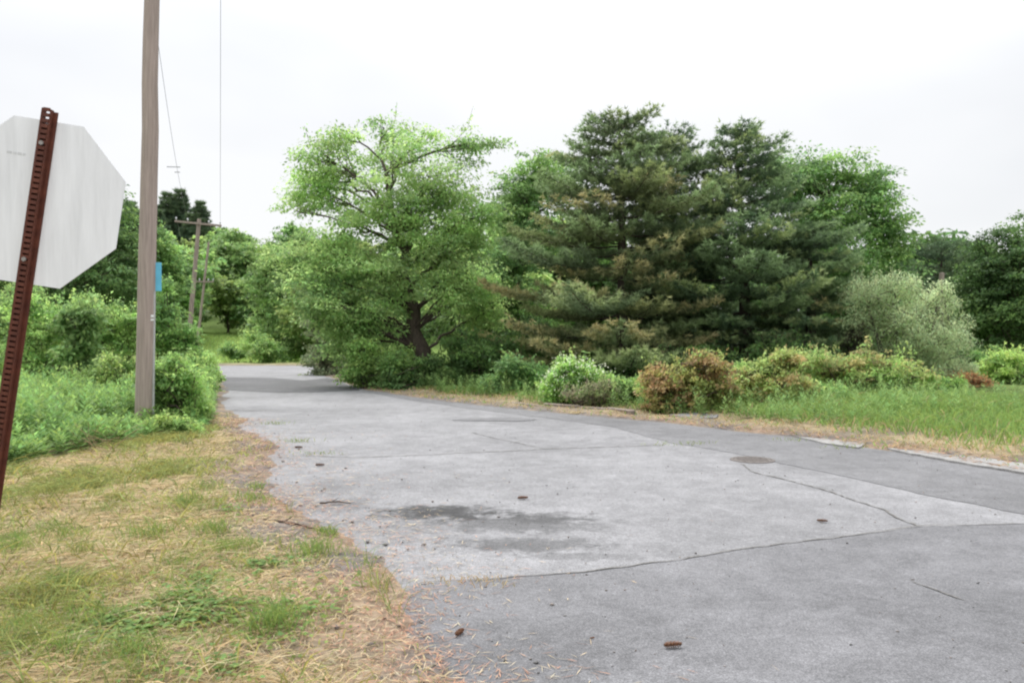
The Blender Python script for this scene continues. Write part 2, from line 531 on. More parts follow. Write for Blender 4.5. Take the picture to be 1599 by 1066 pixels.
# ------------------------------------------------------------------ blades and leaves (vectorised)
def norm(v): return v / (np.linalg.norm(v, axis=-1, keepdims=True) + 1e-9)

def blades(base, vec, bend, width, col, tipcol=None):
    """base (n,3), vec tip offset, bend extra tip offset; 5 verts, quad + tri each"""
    n = len(base)
    side = norm(np.cross(vec, np.random.default_rng(n).normal(size=(n, 3)))) * width[:, None] * 0.5
    mid = base + vec * 0.55
    tip = base + vec + bend
    V = np.stack([base - side, base + side, mid + side * 0.8, mid - side * 0.8, tip], 1).reshape(-1, 3)
    i = np.arange(n) * 5
    q = np.stack([i, i + 1, i + 2, i + 3], 1); t = np.stack([i + 3, i + 2, i + 4], 1)
    C = np.repeat(col, 5, axis=0)
    if tipcol is not None:
        C = C.reshape(n, 5, 3); C[:, 2:] = tipcol[:, None]; C = C.reshape(-1, 3)
    return V, q, t, C

def leaves(cen, ax, nrm, ln, wd, col):
    """pointed leaf quads"""
    n = len(cen)
    ax = norm(ax); s = norm(np.cross(ax, nrm))
    up = np.cross(s, ax)
    a = ax * ln[:, None]; s = s * wd[:, None] * 0.5
    V = np.stack([cen - a * 0.5, cen + s - a * 0.05 + up * wd[:, None] * 0.12, cen + a * 0.5, cen - s - a * 0.05 + up * wd[:, None] * 0.12], 1).reshape(-1, 3)
    i = np.arange(n) * 4
    return V, np.stack([i, i + 1, i + 2, i + 3], 1), np.repeat(col, 4, axis=0)

class Acc:
    """collect tubes / leaf arrays into one mesh"""
    def __init__(self): self.V = []; self.q = []; self.t = []; self.C = []; self.n = 0
    def add(self, V, q=None, t=None, C=None):
        if q is not None and len(q): self.q.append(np.asarray(q) + self.n)
        if t is not None and len(t): self.t.append(np.asarray(t) + self.n)
        self.V.append(V); self.C.append(C); self.n += len(V)
    def tube(self, path, rad, col, sides=6, jit=0.0, rng=None):
        path = np.asarray(path, float); rad = np.asarray(rad, float)
        d = norm(np.gradient(path, axis=0))
        ref = np.array([0.31, 0.95, 0.05]) if abs(d[0][2]) > 0.6 else np.array([0.05, 0.1, 1.0])
        u = norm(np.cross(d, ref)); v = np.cross(d, u)
        a = np.linspace(0, 2 * np.pi, sides, endpoint=False)
        r = rad[:, None] * np.ones(sides)
        if jit: r = r * (1 + jit * (rng.random(r.shape) - 0.5))
        V = path[:, None] + r[..., None] * (np.cos(a)[None, :, None] * u[:, None] + np.sin(a)[None, :, None] * v[:, None])
        m = len(path); k = np.arange(m - 1)[:, None] * sides; s = np.arange(sides)[None]; s2 = (s + 1) % sides
        q = np.stack([k + s, k + s2, k + sides + s2, k + sides + s], -1).reshape(-1, 4)
        self.add(V.reshape(-1, 3), q, None, np.tile(col, (m * sides, 1)))
    def build(self, name, mat, parent=None, smooth_=False):
        faces = []
        if self.q: faces.append(np.concatenate(self.q))
        if self.t: faces.append(np.concatenate(self.t))
        return mesh_arrays(name, np.concatenate(self.V), faces, np.concatenate(self.C), mat, parent, smooth_)

def vary(rng, col, n, val=0.2, hue=0.1):
    c = np.tile(np.asarray(col, float), (n, 1))
    c = c * (1 + val * (rng.random((n, 1)) * 2 - 1))
    h = hue * (rng.random((n, 1)) * 2 - 1)
    c[:, 0:1] *= 1 + h; c[:, 2:3] *= 1 - h * 0.6
    return c

def bez(a, b, sag, n=6):
    t = np.linspace(0, 1, n)[:, None]
    return a + (b - a) * t + sag * (4 * t * (1 - t))

BARK = np.array([0.085, 0.068, 0.055])

def lobes_world(lobes, depth):
    out = []
    for l in lobes:
        px, py, rx, ry = l[:4]
        dd = l[4] if len(l) > 4 else 0.0
        k = l[5] if len(l) > 5 else 1.0
        d = depth + dd
        out.append((P(px, py, d), rx * d / F, ry * d / F, k))
    return out

def broadleaf(name, label, cat, base_px, depth, lobes, palette, nleaf, leaf=0.13, aspect=0.55, trunk_r=0.22, seed=0,
              spray_r=0.5, flat=0.45, droop=0.15, group=None, stems=1, extra=None, bark=BARK, shell=0.5, val=0.34, leaf_n=46, zbase=None, shoots=0):
    """a broad-leaved tree or shrub: trunk with limbs to every lobe and sprays of leaves round twig ends"""
    rng = np.random.default_rng(seed)
    nleaf = nleaf * 0.8; leaf = leaf * 1.1
    bx = (base_px - CX) / F * depth
    bz = float(ground_z(np.array([[bx, depth]]))[0]) if zbase is None else zbase
    root = empty(name, (bx, depth, bz), label, cat, group)
    base = np.array([bx, depth, bz])
    LW = lobes_world(lobes, depth)
    tr = Acc(); cr = Acc()
    if stems > 1:
        add = []
        for (c_, x_, z_, k_) in LW:
            for _ in range(3):
                g_ = norm(rng.normal(size=3) + np.array([0, 0, .35])); q_ = .3 + .3 * rng.random()
                add.append((c_ + g_ * np.array([x_, x_, z_]) * 1.0, x_ * q_, z_ * q_, k_))
        LW = LW + add
    if stems == 1 and len(LW) > 5:
        add = []
        for i_ in range(len(LW)):
            dd_ = sorted((np.linalg.norm(LW[i_][0] - LW[j_][0]), j_) for j_ in range(len(LW)) if j_ != i_)
            for _, j_ in dd_[:2]:
                if min(LW[i_][3], LW[j_][3]) < .9: continue
                t_ = 0.35 + 0.3 * rng.random()
                c_ = LW[i_][0] * (1 - t_) + LW[j_][0] * t_ + rng.normal(size=3) * np.array([.25, .6, .2])
                add.append((c_, 0.75 * min(LW[i_][1], LW[j_][1]), 0.6 * min(LW[i_][2], LW[j_][2]), 0.55 * min(LW[i_][3], LW[j_][3])))
        LW = LW + add
    area = sum(l[1] * l[2] * l[3] for l in LW)
    top = max(LW, key=lambda l: l[0][2])[0]
    mean = sum(l[0] * l[1] * l[2] for l in LW) / sum(l[1] * l[2] for l in LW)
    if stems == 1:
        tip = np.array([mean[0] * 0.75 + top[0] * 0.25, mean[1], mean[2] + 0.45 * (top[2] - mean[2]) + 0.5])
        path = bez(base - np.array([0, 0, 0.25]), tip, np.array([rng.normal() * .15, rng.normal() * .15, 0]), 12)
        path[1:-1, :2] += rng.normal(size=(10, 2)) * trunk_r * 0.25
        rad = trunk_r * (1.0 - 0.78 * np.linspace(0, 1, 12)); rad[0] *= 1.45; rad[1] *= 1.12
        tr.tube(path, rad, bark, 10, 0.2, rng)
        trunks = [path]
    else:
        trunks = []
        for s in range(stems):
            tgt = LW[s % len(LW)]
            tip = tgt[0] + rng.normal(size=3) * np.array([tgt[1], tgt[1], tgt[2]]) * 0.3
            b0 = base + np.array([rng.normal() * 0.12, rng.normal() * 0.12, -0.1])
            b0[0] += (tgt[0][0] - base[0]) * 0.55
            path = bez(b0, tip, np.array([rng.normal() * .1, rng.normal() * .1, 0]), 7)
            tr.tube(path, trunk_r * np.linspace(1, 0.3, 7), bark, 6, 0.1, rng)
            trunks.append(path)
    for (c, rX, rZ, k) in LW:
        rY = (rX + rZ) * 0.5
        R = np.array([rX, rY, rZ])
        # limb
        T = trunks[int(rng.integers(len(trunks)))] if stems > 1 else trunks[0]
        j = int(np.argmin(np.abs(T[:, 2] - (c[2] - 0.9 * rZ - 0.3 * np.hypot(*(c - T[-1])[:2])))))
        j = max(2, min(j, len(T) - 1))
        a0 = T[j]
        lr = max(0.018, min(trunk_r * 0.32, 0.03 + rX * 0.03))
        limb = bez(a0, c, np.array([rng.normal() * .12, rng.normal() * .12, 0.05 * np.linalg.norm(c - a0)]), 8)
        limb[1:-1] += rng.normal(size=(6, 3)) * 0.05
        tr.tube(limb if stems == 1 else limb[::2], lr * np.linspace(1, 0.4, 8 if stems == 1 else 4), bark, 6 if stems == 1 else 4)
        ns = max(5, int(round(nleaf * (rX * rZ * k) / area / leaf_n)))
        g = rng.normal(size=(ns, 3)); g = norm(g)
        rr = rng.random(ns) ** shell
        sc = c + g * rr[:, None] * R * (0.9 + 0.25 * rng.random((ns, 1)))
        # twigs to sprays
        for q in range(ns):
            if rr[q] > 0.35 and q % (2 if stems == 1 else 4) == 0:
                s0 = limb[int(rng.integers(4, 8))]
                tw = bez(s0, sc[q], np.array([0, 0, -0.06]), 4)
                tr.tube(tw, np.array([0.022, 0.016, 0.011, 0.006]) * max(1, lr / 0.07), bark, 3)
        pi_ = np.where(rng.random(ns) < .6, rng.integers(len(palette)), rng.integers(len(palette), size=ns))
        pal = palette[pi_] * (.86 + .28 * rng.random())
        pal = pal * (1 + val * (rng.random((ns, 1)) * 2 - 1))
        m = leaf_n
        sr = spray_r * (0.65 + 0.7 * rng.random((ns, 1, 1)))
        off = norm(rng.normal(size=(ns, m, 3))) * (rng.random((ns, m, 1)) ** 0.45)
        off = off * sr * np.array([1, 1, flat])
        off[..., 2] -= droop * np.linalg.norm(off[..., :2], axis=-1)
        cen = (sc[:, None] + off).reshape(-1, 3)
        N_ = len(cen)
        nr = np.repeat(g, m, 0) * 0.5 + np.array([0, 0, 0.8]) + np.repeat(rng.normal(size=(ns, 3)) * .35, m, 0) + rng.normal(size=(N_, 3)) * 0.42
        ax = off.reshape(-1, 3) + rng.normal(size=(N_, 3)) * 0.25 * spray_r + np.array([0, 0, -0.18 * spray_r])
        col = np.repeat(pal, m, 0) * (1 + 0.16 * (rng.random((N_, 1)) * 2 - 1))
        h = 0.12 * (rng.random((N_, 1)) * 2 - 1); col[:, 0:1] *= 1 + h
        ln = leaf * (0.5 + 0.9 * rng.random(N_))
        V, qd, C = leaves(cen, ax, nr, ln, ln * aspect, col)
        cr.add(V, qd, None, C)
        if extra is not None:
            extra(rng, cr, sc, g, rr)
        for _ in range(shoots):                       # long loose shoots that break the outline
            g1 = norm(rng.normal(size=3) + np.array([0, 0, .9]))
            s0 = c + g1 * R * 0.75
            ln_ = (0.35 + 0.7 * rng.random()) * (rX + rZ) * 0.5
            dv_ = norm(g1 * .7 + np.array([0, 0, .6]) + rng.normal(size=3) * .35)
            sh_ = bez(s0, s0 + dv_ * ln_, np.array([0, 0, .08]) * ln_, 3)
            tr.tube(sh_, np.linspace(.008, .003, 3), bark, 3)
            k_ = max(8, int(ln_ / leaf * 3.2))
            tt_ = rng.random((k_, 1)) ** .8
            cc_ = s0 + dv_ * ln_ * tt_ + rng.normal(size=(k_, 3)) * leaf * .55
            l_ = leaf * (.5 + .8 * rng.random(k_))
            pc_ = palette[int(rng.integers(len(palette)))]
            V, qd, C = leaves(cc_, rng.normal(size=(k_, 3)) + dv_, np.array([0, 0, .8]) + rng.normal(size=(k_, 3)) * .7, l_, l_ * aspect, vary(rng, pc_ * 1.1, k_, .3, .12))
            cr.add(V, qd, None, C)
    tr.build("trunk" if stems == 1 else "stems", M_BARK, root, True)
    cr.build("crown" if stems == 1 else "foliage", M_LEAF, root)
    return root

def pine(name, label, base_px, depth, top_px, profile, palette, seed=0, whorl=0.42, per=6, needle=0.19, nw=0.020, tuft=15, bare=0.9,
         trunk_r=0.24, rise=0.35, group=None, spread=1.0, jitter=0.25, hscale=1.0, step=0.20, cat="tree", zbase=None, tips=None, tips_top=None, flat_up=.30):
    """white-pine like conifer: whorls of limbs carrying flat plumes of needle tufts. profile = [(py, half width px)]"""
    rng = np.random.default_rng(seed)
    k = depth / F
    bx = (base_px - CX) * k
    bz = float(ground_z(np.array([[bx, depth]]))[0]) if zbase is None else zbase
    root = empty(name, (bx, depth, bz), label, cat, group)
    base = np.array([bx, depth, bz])
    tp = P(top_px[0], top_px[1], depth)
    prof = sorted([(CAM_H - (py - HOR) * k, hw * k) for py, hw in profile])
    ph = np.array([p[0] for p in prof]); pw = np.array([p[1] for p in prof])
    tr = Acc(); nd = Acc()
    path = bez(base - np.array([0, 0, 0.25]), tp, np.array([0.1, 0, 0]), 14)
    tr.tube(path, trunk_r * np.linspace(1.15, 0.12, 14), BARK * 0.8, 8, 0.15, rng)
    tuft_c, tuft_d, tuft_col = [], [], []
    z = bz + bare
    H = tp[2] - bz
    while z < tp[2] - 0.05:
        f = (z - bz) / H
        Lmax = np.interp(z, ph, pw)
        n = per + int(rng.integers(-1, 2))
        a0 = rng.random() * 6.28
        for b in range(n):
            ang = a0 + b * 2 * math.pi / n + rng.normal() * 0.25
            L = Lmax * (1 - jitter + 1.5 * jitter * rng.random())
            if L < 0.12: continue
            t0 = (z - base[2]) / H
            tx = base[0] + (tp[0] - base[0]) * t0
            s = np.array([tx, depth, z + rng.normal() * 0.1])
            dirh = np.array([math.cos(ang), math.sin(ang), 0])
            up = rise * (0.1 + 1.3 * f) * L
            e = s + dirh * L + np.array([0, 0, up])
            lp = bez(s, e, np.array([0, 0, -0.11 * L * (1 - .6 * f)]), 7)
            tr.tube(lp, np.linspace(0.032, 0.007, 7) * (0.5 + 0.16 * L), BARK * 0.8, 5)
            bcol = palette[int(rng.integers(len(palette)))] * (0.75 + 0.5 * rng.random())
            tpal = tips_top if (tips_top is not None and rng.random() < 1.05 * f) else tips
            tcol = None if tips is None else tpal[int(rng.integers(len(tpal)))]
            # branchlets
            t = 0.16 if L > 0.7 else 0.05
            side = np.array([-dirh[1], dirh[0], 0])
            while t < 1.0:
                p = np.array([np.interp(t, np.linspace(0, 1, 7), lp[:, i]) for i in range(3)])
                for sg in (-1, 1):
                    bl = spread * (0.24 + 0.42 * L * (1 - t) ** 0.7) * (0.7 + 0.6 * rng.random())
                    bd = dirh * (0.75 + 0.3 * rng.random()) + side * sg * (0.55 + 0.5 * rng.random()) + np.array([0, 0, flat_up * (.25 + rng.random())])
                    bd /= np.linalg.norm(bd)
                    nt_ = max(2, int(bl / 0.10))
                    q = np.linspace(0.15, 1, nt_)[:, None]
                    cc = p + rng.normal(size=(nt_, 3)) * np.array([.05, .05, .05]) + bd * bl * q + np.array([0, 0, 0.10]) * q * q * bl
                    tuft_c.append(cc); tuft_d.append(np.tile(bd, (nt_, 1)))
                    w_ = (0.78 + 0.42 * q * t)
                    cl = np.tile(bcol, (nt_, 1)) * w_
                    if tips is not None:
                        m_ = smooth(.1, .75, t * q) * (0.55 + 0.5 * rng.random())
                        cl = cl * (1 - np.clip(m_, 0, .92)) + tcol * np.clip(m_, 0, .92)
                    tuft_col.append(cl)
                t += step / max(L, 0.4) * (0.7 + 0.6 * rng.random())
            tuft_c.append(e[None] + rng.normal(size=(4, 3)) * 0.05); tuft_d.append(np.tile(norm(dirh + np.array([0, 0, .5])), (4, 1)))
            tuft_col.append(np.tile(bcol * 1.15, (4, 1)))
        z += whorl * (0.75 + 0.5 * rng.random()) * (1.05 - 0.45 * f)
    c = np.concatenate(tuft_c); d = np.concatenate(tuft_d); cl = np.concatenate(tuft_col)
    n = len(c)
    c = np.repeat(c, tuft, 0); d = np.repeat(d, tuft, 0); cl = np.repeat(cl, tuft, 0)
    N_ = len(c)
    dv = norm(d * 0.75 + rng.normal(size=(N_, 3)) * np.array([.6, .6, .42]) + np.array([0, 0, 0.22]))
    ln = needle * (0.6 + 0.6 * rng.random((N_, 1)))
    sd_ = norm(np.cross(dv, rng.normal(size=(N_, 3)))) * nw * 0.5
    V = np.stack([c - sd_, c + sd_, c + dv * ln], 1).reshape(-1, 3)
    cl = cl * (1 + 0.25 * (rng.random((N_, 1)) * 2 - 1))
    nd.add(V, None, np.arange(N_ * 3).reshape(-1, 3), np.repeat(cl, 3, 0))
    tr.build("trunk", M_BARK, root, True)
    nd.build("crown", M_NEEDLE, root)
    return root

FOL = 2.1
pal = lambda *c: np.minimum(np.array(c, float) * FOL * np.array([1.03, 1.0, 1.35]), 0.5)
paw = lambda *c: np.array(c, float) * FOL          # colours used as they are
PAL_ASH = pal((.128, .204, .052), (.110, .182, .047), (.144, .220, .06), (.096, .162, .046), (.154, .232, .064))
PAL_MAPLE = pal((.075, .135, .032), (.06, .115, .03), (.09, .155, .036), (.055, .10, .028))
PAL_DARK = .95 * paw((.045, .085, .026), (.036, .07, .022), (.055, .10, .03), (.03, .06, .02))
PAL_YG = pal((.15, .22, .05), (.13, .20, .045), (.17, .235, .06), (.11, .18, .04))
PAL_SILVER = paw((.15, .185, .105), (.135, .17, .095), (.17, .205, .12), (.12, .155, .08))
PAL_BRONZE = paw((.175, .12, .06), (.16, .14, .055), (.18, .13, .065), (.14, .15, .05), (.125, .16, .05), (.115, .165, .05), (.165, .145, .06), (.13, .17, .055))
PAL_OLIVE = pal((.175, .18, .055), (.16, .20, .055), (.20, .17, .06), (.14, .20, .05), (.165, .215, .06))
PAL_SHRUB = pal((.10, .17, .042), (.12, .19, .045), (.085, .15, .038), (.135, .21, .05))
PAL_PINE = 1.3 * paw((.056, .077, .037), (.066, .088, .040), (.050, .070, .036), (.074, .090, .040))
PAL_PINE2 = 1.35 * paw((.046, .072, .038), (.054, .08, .040), (.040, .064, .035), (.06, .088, .042))
TIPS = 1.4 * paw((.185, .17, .085), (.17, .175, .082), (.145, .17, .08), (.18, .155, .08))
TIPS2 = 1.4 * paw((.115, .155, .075), (.14, .165, .07), (.105, .145, .07))

# ------------------------------------------------------------------ trees
broadleaf("broadleaf_tree", "tall light green tree with open gappy top and dark trunk beside the road", "tree", 668, 28.0,
    [(510, 250, 48, 50, 0), (498, 300, 50, 38, 0.5), (545, 205, 26, 16, 0, .7), (600, 200, 36, 20, 0.6, .7), (660, 212, 32, 24, -.4, .7), (730, 225, 50, 30, .4, .85),
     (610, 255, 34, 50, .8, .8), (675, 290, 75, 42, -1.0), (740, 335, 50, 40, -.6), (640, 345, 72, 42, -1.2), (560, 330, 50, 26, 1, .6), (700, 395, 70, 38, -1.0),
     (520, 395, 75, 36, -.6), (590, 420, 80, 40, -1.4), (460, 400, 42, 32, .4), (728, 440, 62, 34, .6), (500, 460, 68, 42, -1.2), (578, 495, 56, 34, -.8), (550, 530, 46, 30, -.4), (590, 300, 36, 30, -1.5, .7), (692, 462, 46, 20, -1.2, .95), (635, 240, 30, 28, -1.2, .6), (545, 350, 46, 26, -1.2, .7), (755, 488, 44, 28, 1.0), (520, 500, 40, 30, -1.4)],
    PAL_ASH, 92000, leaf=0.11, trunk_r=0.36, seed=11, spray_r=0.66, flat=0.36, shell=0.42, leaf_n=74, shoots=1)
broadleaf("broadleaf_tree", "bushy fresh green tree at the far bend past the crest of the road", "tree", 440, 63.0,
    [(430, 400, 42, 40, 0), (410, 450, 32, 42, 0), (450, 465, 48, 46, -1), (420, 515, 42, 36, -1.2), (470, 525, 42, 40, -1.5), (478, 425, 42, 40, 1), (440, 550, 55, 20, -1.5)],
    PAL_ASH * 0.88, 34000, leaf=0.20, trunk_r=0.22, seed=12, spray_r=0.6, leaf_n=40)
broadleaf("broadleaf_tree", "mid green leafy tree between the light green tree and the pines", "tree", 815, 34.0,
    [(845, 260, 44, 32, 0), (815, 300, 46, 36, 0), (880, 300, 40, 46, 1), (790, 345, 36, 30, .5), (840, 360, 60, 46, -.5), (800, 420, 50, 46, -1), (770, 480, 56, 46, 0), (830, 490, 50, 50, 0), (800, 550, 60, 40, 0)],
    PAL_MAPLE * 1.15, 50000, leaf=0.13, trunk_r=0.22, seed=13, spray_r=0.62, flat=.3, leaf_n=52)
pine("pine_tree", "tall pine with olive-brown tipped limbs and blunt crown", 968, 27.0, (966, 184),
     [(168, 18), (186, 46), (215, 66), (250, 82), (300, 112), (350, 138), (400, 160), (450, 178), (500, 190), (550, 195), (600, 175)],
     PAL_PINE, seed=21, tips=TIPS, tips_top=TIPS2, rise=.20, whorl=0.58, per=6, tuft=11, nw=.031, jitter=.55, flat_up=.17)
pine("pine_tree", "slim blue-green second leader pine behind the tall pine", 1045, 29.0, (1046, 208),
     [(200, 12), (222, 40), (260, 56), (320, 76), (400, 90), (500, 100), (600, 90)],
     PAL_PINE2, seed=22, tips=TIPS2, whorl=0.55, per=6, tuft=13, nw=.024, jitter=.45, flat_up=.2)
pine("pine_tree", "dark blue-green pine standing next to the round maple", 1165, 28.0, (1147, 205),
     [(200, 16), (220, 48), (260, 66), (300, 90), (350, 118), (400, 142), (450, 165), (500, 180), (550, 185), (600, 165)],
     PAL_PINE2, seed=23, tips=TIPS2, rise=.20, whorl=0.55, per=6, tuft=11, nw=.031, jitter=.55, flat_up=.17)
pine("pine_tree", "low broad pine at the foot of the dark pine with long grey-green limbs", 1262, 27.0, (1262, 355),
     [(350, 18), (380, 50), (420, 62), (470, 78), (520, 84), (560, 84), (600, 70)],
     PAL_PINE2 * 1.12, seed=24, tips=TIPS, tips_top=TIPS2, rise=.12, whorl=0.60, per=6, tuft=18, jitter=.45, flat_up=.17)
broadleaf("broadleaf_tree", "rounded green maple rising behind the pines and silvery shrub", "tree", 1315, 37.0,
    [(1270, 265, 50, 36, 0), (1320, 275, 46, 42, 0), (1235, 300, 42, 48, 0), (1290, 330, 62, 46, -1), (1355, 330, 42, 46, -.5), (1388, 375, 40, 46, -.5), (1365, 300, 34, 40, 0), (1225, 265, 30, 30, 0), (1320, 395, 64, 44, -1.2), (1255, 400, 50, 52, 0), (1390, 440, 44, 42, 0), (1330, 460, 66, 46, -1), (1300, 520, 80, 50, 0), (1390, 510, 55, 45, 0)],
    PAL_MAPLE * 1.25, 80000, leaf=0.15, trunk_r=0.28, seed=14, spray_r=0.72, flat=.3, leaf_n=54)
broadleaf("broadleaf_tree", "large dark green tree beyond the grass past the silvery shrub", "tree", 1570, 42.0,
    [(1590, 375, 56, 40, 0), (1545, 405, 48, 46, 0), (1600, 430, 66, 52, -1), (1530, 455, 46, 50, 0), (1560, 500, 66, 52, -1), (1510, 520, 42, 50, .5), (1620, 510, 56, 50, 0), (1660, 430, 60, 80, 0)],
    PAL_DARK, 52000, leaf=0.15, trunk_r=0.3, seed=15, spray_r=0.75, flat=.3, leaf_n=54)
pine("pine_tree", "dusky conifer seen in the gap between the maple and the dark tree", 1462, 52.0, (1470, 382),
     [(380, 10), (395, 34), (430, 56), (480, 66), (540, 70), (600, 60)], PAL_PINE2 * 0.75, seed=25, whorl=0.7, per=6, tuft=6, needle=0.26, nw=0.04, step=0.3)
broadleaf("broadleaf_tree", "deep green leafy tree behind the octagonal sign", "tree", 110, 32.0,
    [(190, 320, 20, 36, 0), (150, 370, 58, 40, 0), (80, 360, 66, 60, 0), (20, 380, 70, 60, 0), (160, 420, 54, 40, -1), (90, 440, 66, 46, -1), (10, 450, 70, 50, 0), (-70, 400, 80, 80, 0), (195, 395, 26, 50, .5), (180, 450, 40, 36, 0)],
    PAL_MAPLE * 0.9, 52000, leaf=0.13, trunk_r=0.28, seed=16, spray_r=0.65, flat=.3, leaf_n=52)

# ------------------------------------------------------------------ wooded hillside behind the bend
def far_proto(seed, palette, conifer=False):
    d = 120.0
    if conifer:
        return pine("spruce_tree", "x", 100, d, (100, 430), [(428, 3), (450, 14), (480, 24), (510, 32), (540, 38), (548, 34)], palette, seed=seed,
                    whorl=0.9, per=7, needle=0.55, nw=0.07, tuft=9, step=0.55, rise=-0.10, bare=0.8, trunk_r=0.2, group="spruces", zbase=0.0)
    rng = np.random.default_rng(seed)
    lb = []
    for i in range(13):
        a = rng.random() * 6.28; r = rng.random() ** .5
        lb.append((100 + 34 * r * math.cos(a), 490 - 34 * r * math.sin(a), 16 + 9 * rng.random(), 13 + 8 * rng.random(), rng.normal() * 2.2))
    lb += [(100, 490, 26, 22, 0), (95, 515, 34, 18, 0)]
    return broadleaf("broadleaf_tree", "x", "tree", 100, d, lb, palette, 9000, leaf=0.42, aspect=0.6, trunk_r=0.2, seed=seed, spray_r=0.85, leaf_n=22, zbase=0.0)

def copy_tree(o, loc, sc, rz, label, group):
    c = o.copy(); COL.objects.link(c)
    c.location = loc; c.scale = (sc, sc, sc); c.rotation_euler = (0, 0, rz)
    c["label"] = label; c["group"] = group
    for ch in o.children:
        k = ch.copy(); COL.objects.link(k); k.parent = c
    return c

protos = [far_proto(31, PAL_MAPLE * 1.15), far_proto(32, PAL_SHRUB * 0.8), far_proto(33, PAL_DARK * 1.25), far_proto(34, PAL_YG * .62)]
spruce = far_proto(35, PAL_PINE2 * 0.72, True)
rng = np.random.default_rng(77)
hill_spots = []
for row, (yy, x0, x1, st) in enumerate(((86, -50, -25, 5.5), (92, -50, -26, 5.0), (98, -56, -26, 7), (112, -66, -28, 6.5), (128, -76, -30, 7), (146, -84, -20, 7.5), (166, -94, -10, 9), (190, -104, 0, 10))):
    x = x0
    while x < x1:
        hill_spots.append((x + rng.normal() * 1.3, yy + rng.normal() * 3))
        x += st
for i in range(18):                                     # wood behind the roadside trees
    hill_spots.append((-13 + i * 4.3 + rng.normal() * 1.0, 58 + rng.normal() * 3))
for i in range(11):
    hill_spots.append((-20 + i * 8 + rng.normal() * 1.5, 80 + rng.normal() * 5))
LBL = ["rounded mid green tree in the wood on the rising ground far behind", "fresh green bushy tree in the wood on the rising ground far behind",
       "dark green tree in the wood on the rising ground far behind", "yellow-green tree in the wood on the rising ground far behind"]
first = [True] * 4
hill_spots = [(x, y) for (x, y) in hill_spots if not (y < 97 and 338 < CX + x / y * F < 398)]
for (x, y) in hill_spots:
    k = int(rng.integers(4)) if x < 12 else 2
    z = float(hgt(x, y)) - 0.1
    sc = 0.78 + 0.5 * rng.random()
    if first[k]:
        first[k] = False
        o = protos[k]; o.location = (x, y, z); o.scale = (sc,) * 3; o["label"] = LBL[k]; o["group"] = "trees of the far wood"
    else:
        copy_tree(protos[k], (x, y, z), sc, rng.random() * 6.28, LBL[k], "trees of the far wood")
SPL = "dark pointed spruce on the far hilltop above the leafy wood"
for i, (px, top, d) in enumerate(((262, 304, 150), (281, 299, 152), (313, 318, 146), (205, 318, 150), (246, 330, 140), (297, 336, 146), (228, 330, 155))):
    x = (px - CX) / F * d
    z = float(hgt(x, d)) - 0.2
    want = CAM_H - (top - HOR) / F * d - z
    sc = want / 11.6
    if i == 0:
        spruce.location = (x, d, z); spruce.scale = (sc * .8, sc * .8, sc); spruce["label"] = SPL; spruce["group"] = "spruces on the far hilltop"
    else:
        c = copy_tree(spruce, (x, d, z), sc, rng.random() * 6.28, SPL, "spruces on the far hilltop")
        c.scale = (sc * .8, sc * .8, sc)

# ------------------------------------------------------------------ shrubs
def blossom(amount, col=(.70, .72, .60), size=0.048, top=True):
    def f(rng, cr, sc, g, rr):
        for s, gg, r in zip(sc, g, rr):
            if r < 0.5 or (top and gg[2] < -0.25): continue
            n = int(amount * (0.3 + rng.random()))
            c = s + rng.normal(size=(n, 3)) * np.array([.13, .13, .05]) + gg * 0.08 + np.array([0, 0, .06])
            nr = gg * .6 + np.array([0, 0, 1]) + rng.normal(size=(n, 3)) * 0.4
            V, q, C = leaves(c, rng.normal(size=(n, 3)), nr, np.full(n, size), np.full(n, size * .9), vary(rng, col, n, .12, .04))
            cr.add(V, q, None, C)
    return f

def shrub(label, base_px, base_py, lobes, palette, nleaf, seed, name="shrub", leaf=0.07, stems=7, trunk_r=0.022, spray_r=0.22, **kw):
    d = CAM_H * F / (base_py - HOR)
    return broadleaf(name, label, "shrub", base_px, d, lobes, palette, nleaf, leaf=leaf, stems=stems, trunk_r=trunk_r, spray_r=spray_r,
                     seed=seed, leaf_n=kw.pop("leaf_n", 30), shoots=kw.pop("shoots", 9), **kw)

shrub("conical shrub covered in small white blossom at the road edge", 900, 632, [(900, 572, 22, 16), (890, 590, 32, 20), (920, 596, 34, 20), (880, 612, 28, 18), (912, 614, 40, 18), (870, 600, 18, 16)],
      PAL_SHRUB * 1.25, 13000, 41, "flowering_shrub", leaf=.075, extra=blossom(9), stems=9)
shrub("thin grey-brown twiggy shrub in front of the blossoming one", 930, 637, [(920, 618, 34, 14), (945, 612, 24, 12)], paw((.12, .13, .07), (.10, .13, .055), (.13, .12, .08)), 2600, 42, "twiggy_shrub", leaf=.05, stems=26, trunk_r=.010)
shrub("bronze-red leaved shrub with twin mounds beside the road", 1072, 645, [(1035, 598, 30, 22), (1075, 585, 36, 26), (1115, 580, 28, 24), (1060, 616, 42, 20), (1110, 612, 34, 22), (1095, 562, 14, 10), (1030, 622, 26, 16)],
      PAL_BRONZE, 15000, 43, leaf=.075, stems=11)
shrub("yellow-green and bronze shrub mound beside the twin bronze one", 1200, 641, [(1205, 575, 32, 20), (1180, 600, 30, 22), (1225, 605, 38, 24), (1190, 622, 34, 16), (1225, 560, 16, 12)],
      PAL_OLIVE, 12000, 44, leaf=.075, stems=10)
shrub("wide olive-green shrub mound below the silvery shrub", 1330, 628, [(1290, 575, 44, 22), (1345, 568, 46, 22), (1395, 575, 44, 22), (1310, 600, 52, 20), (1375, 600, 56, 20), (1425, 595, 34, 18), (1260, 598, 30, 22)],
      PAL_OLIVE * np.array([(.85, .98, .9)]), 17000, 45, leaf=.085, stems=12)
